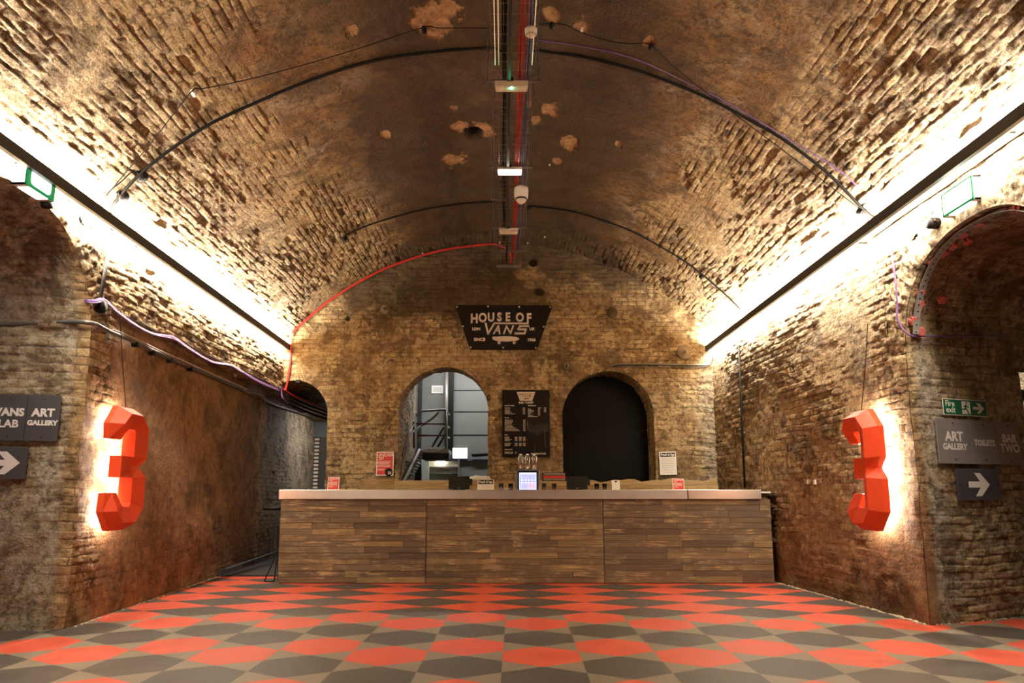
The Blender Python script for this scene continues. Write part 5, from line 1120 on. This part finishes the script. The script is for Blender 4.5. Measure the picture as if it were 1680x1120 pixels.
# graffiti on the reveal of the window arch
mb = MB(); g = Fr(atx(671, 661, -1.60), (0, 1, 0), (0, 0, 1)); mb.text('145', g, .17, 0, 0, .0, 0, .002, z0=.02, sx=1.6); tag(mb.build('painted_number', M['paper']), 'white painted 145 on the brick reveal of the window arch', 'writing')
# passage on the left: dark cabinet with ladder-like vents
p = aty(512, 800, 12.4); q = aty(535, 716, 12.4); root = empty('louvred_cabinet', (p.x, 12.4, 0), 'dark metal cabinet with a striped vent edge in the left passage', 'cabinet')
mb = MB(); mb.box((p.x, 12.4, 0), (q.x + .35, 12.8, q.z)); mb.build('body', M['dark_grey'], root, bevel=.004)
zz = .95; k = 0
while zz < q.z - .03:
    mb = MB(); x_ = p.x + .02; mb.box((x_, 12.375, zz), (x_ + .075, 12.398, zz + .035)); mb.build('slat', M['white_plastic'], root); zz += .064; k += 1
area('passage_light', (-3.3, 13.4, 2.6), (-3.1, 15.2, 2.6), .1, (-.5, 0, -1), 45, (.95, .97, 1.0))
mb = MB(); mb.box((-3.35, 13.4, 2.605), (-2.95, 15.2, 2.65)); tag(mb.build('ceiling_light', M['white_plastic']), 'batten light on the ceiling of the left passage', 'ceiling light')
# handrail and folded easel beside the bar
cable('hand_rail', [aty(432, 834, 8.85), aty(462, 834, 8.85)], .02, 'black', 'black padded rail end sticking out of the left end of the bar', n=1)
root = empty('folding_stand', aty(443, 940, 9.0), 'thin black folding stand leaning at the left end of the bar', 'stand')
for a, b in (((456, 902), (434, 947)), ((456, 902), (450, 948)), ((434, 947), (450, 948)), ((455, 862), (456, 948))):
    mb = MB(); q = aty(*b, 8.85); q.z = max(.008, q.z - .06) if b[1] > 940 else q.z; mb.rod(aty(*a, 8.95) if a[1] < 940 else aty(*a, 8.85) - Vector((0, 0, .05)), q, .008, 6); mb.build('leg', M['cable'], root)
# ---------------------------------------------------------------- neighbouring tunnels beyond the side arches
sh = Shell(); pa = lambda P: dict(soot_and_shade=.30 + (fbm(P, 1, 4, 3) - .5) * .4, lime_and_glow=.5)
sh.patch(rng(4.6, 8.6, .05), rng(0, 3.6, .04), lambda U, V: ST(U, 8.6 + 0 * U, V), xz, pa)
sh.patch(rng(3.0, 8.6, .05), rng(0, 3.6, .04), lambda U, V: ST(7.6 + 0 * U, U, V), yz, pa, flip=True)
sh.build('wall_side_tunnel')
sh = Shell(); sh.patch(rng(2.0, 8.0, .05), rng(0, 3.6, .04), lambda U, V: ST(-5.6 + 0 * U, U, V), yz, pa)
sh.build('wall_left_tunnel')
mb = MB(); mb.box((4.62, 3, 3.6), (7.7, 8.7, 3.7)); q = mb.build('ceiling_side_tunnel', M['grey_panel']); q['kind'] = 'structure'
area('side_tunnel_light', (5.0, 8.2, 3.3), (7.4, 8.2, 3.3), .1, (0, .3, -1), 70, (1, .93, .8))
area('left_tunnel_light', (-5.2, 3.0, 3.3), (-5.2, 5.5, 3.3), .1, (.2, 0, -1), 30, (1, .95, .86))
mb = MB(); mb.box((4.66, 7.6, 2.05), (7.6, 7.75, 2.16)); tag(mb.build('steel_duct', M['dark_grey']), 'dark steel duct beyond the right pier', 'duct')
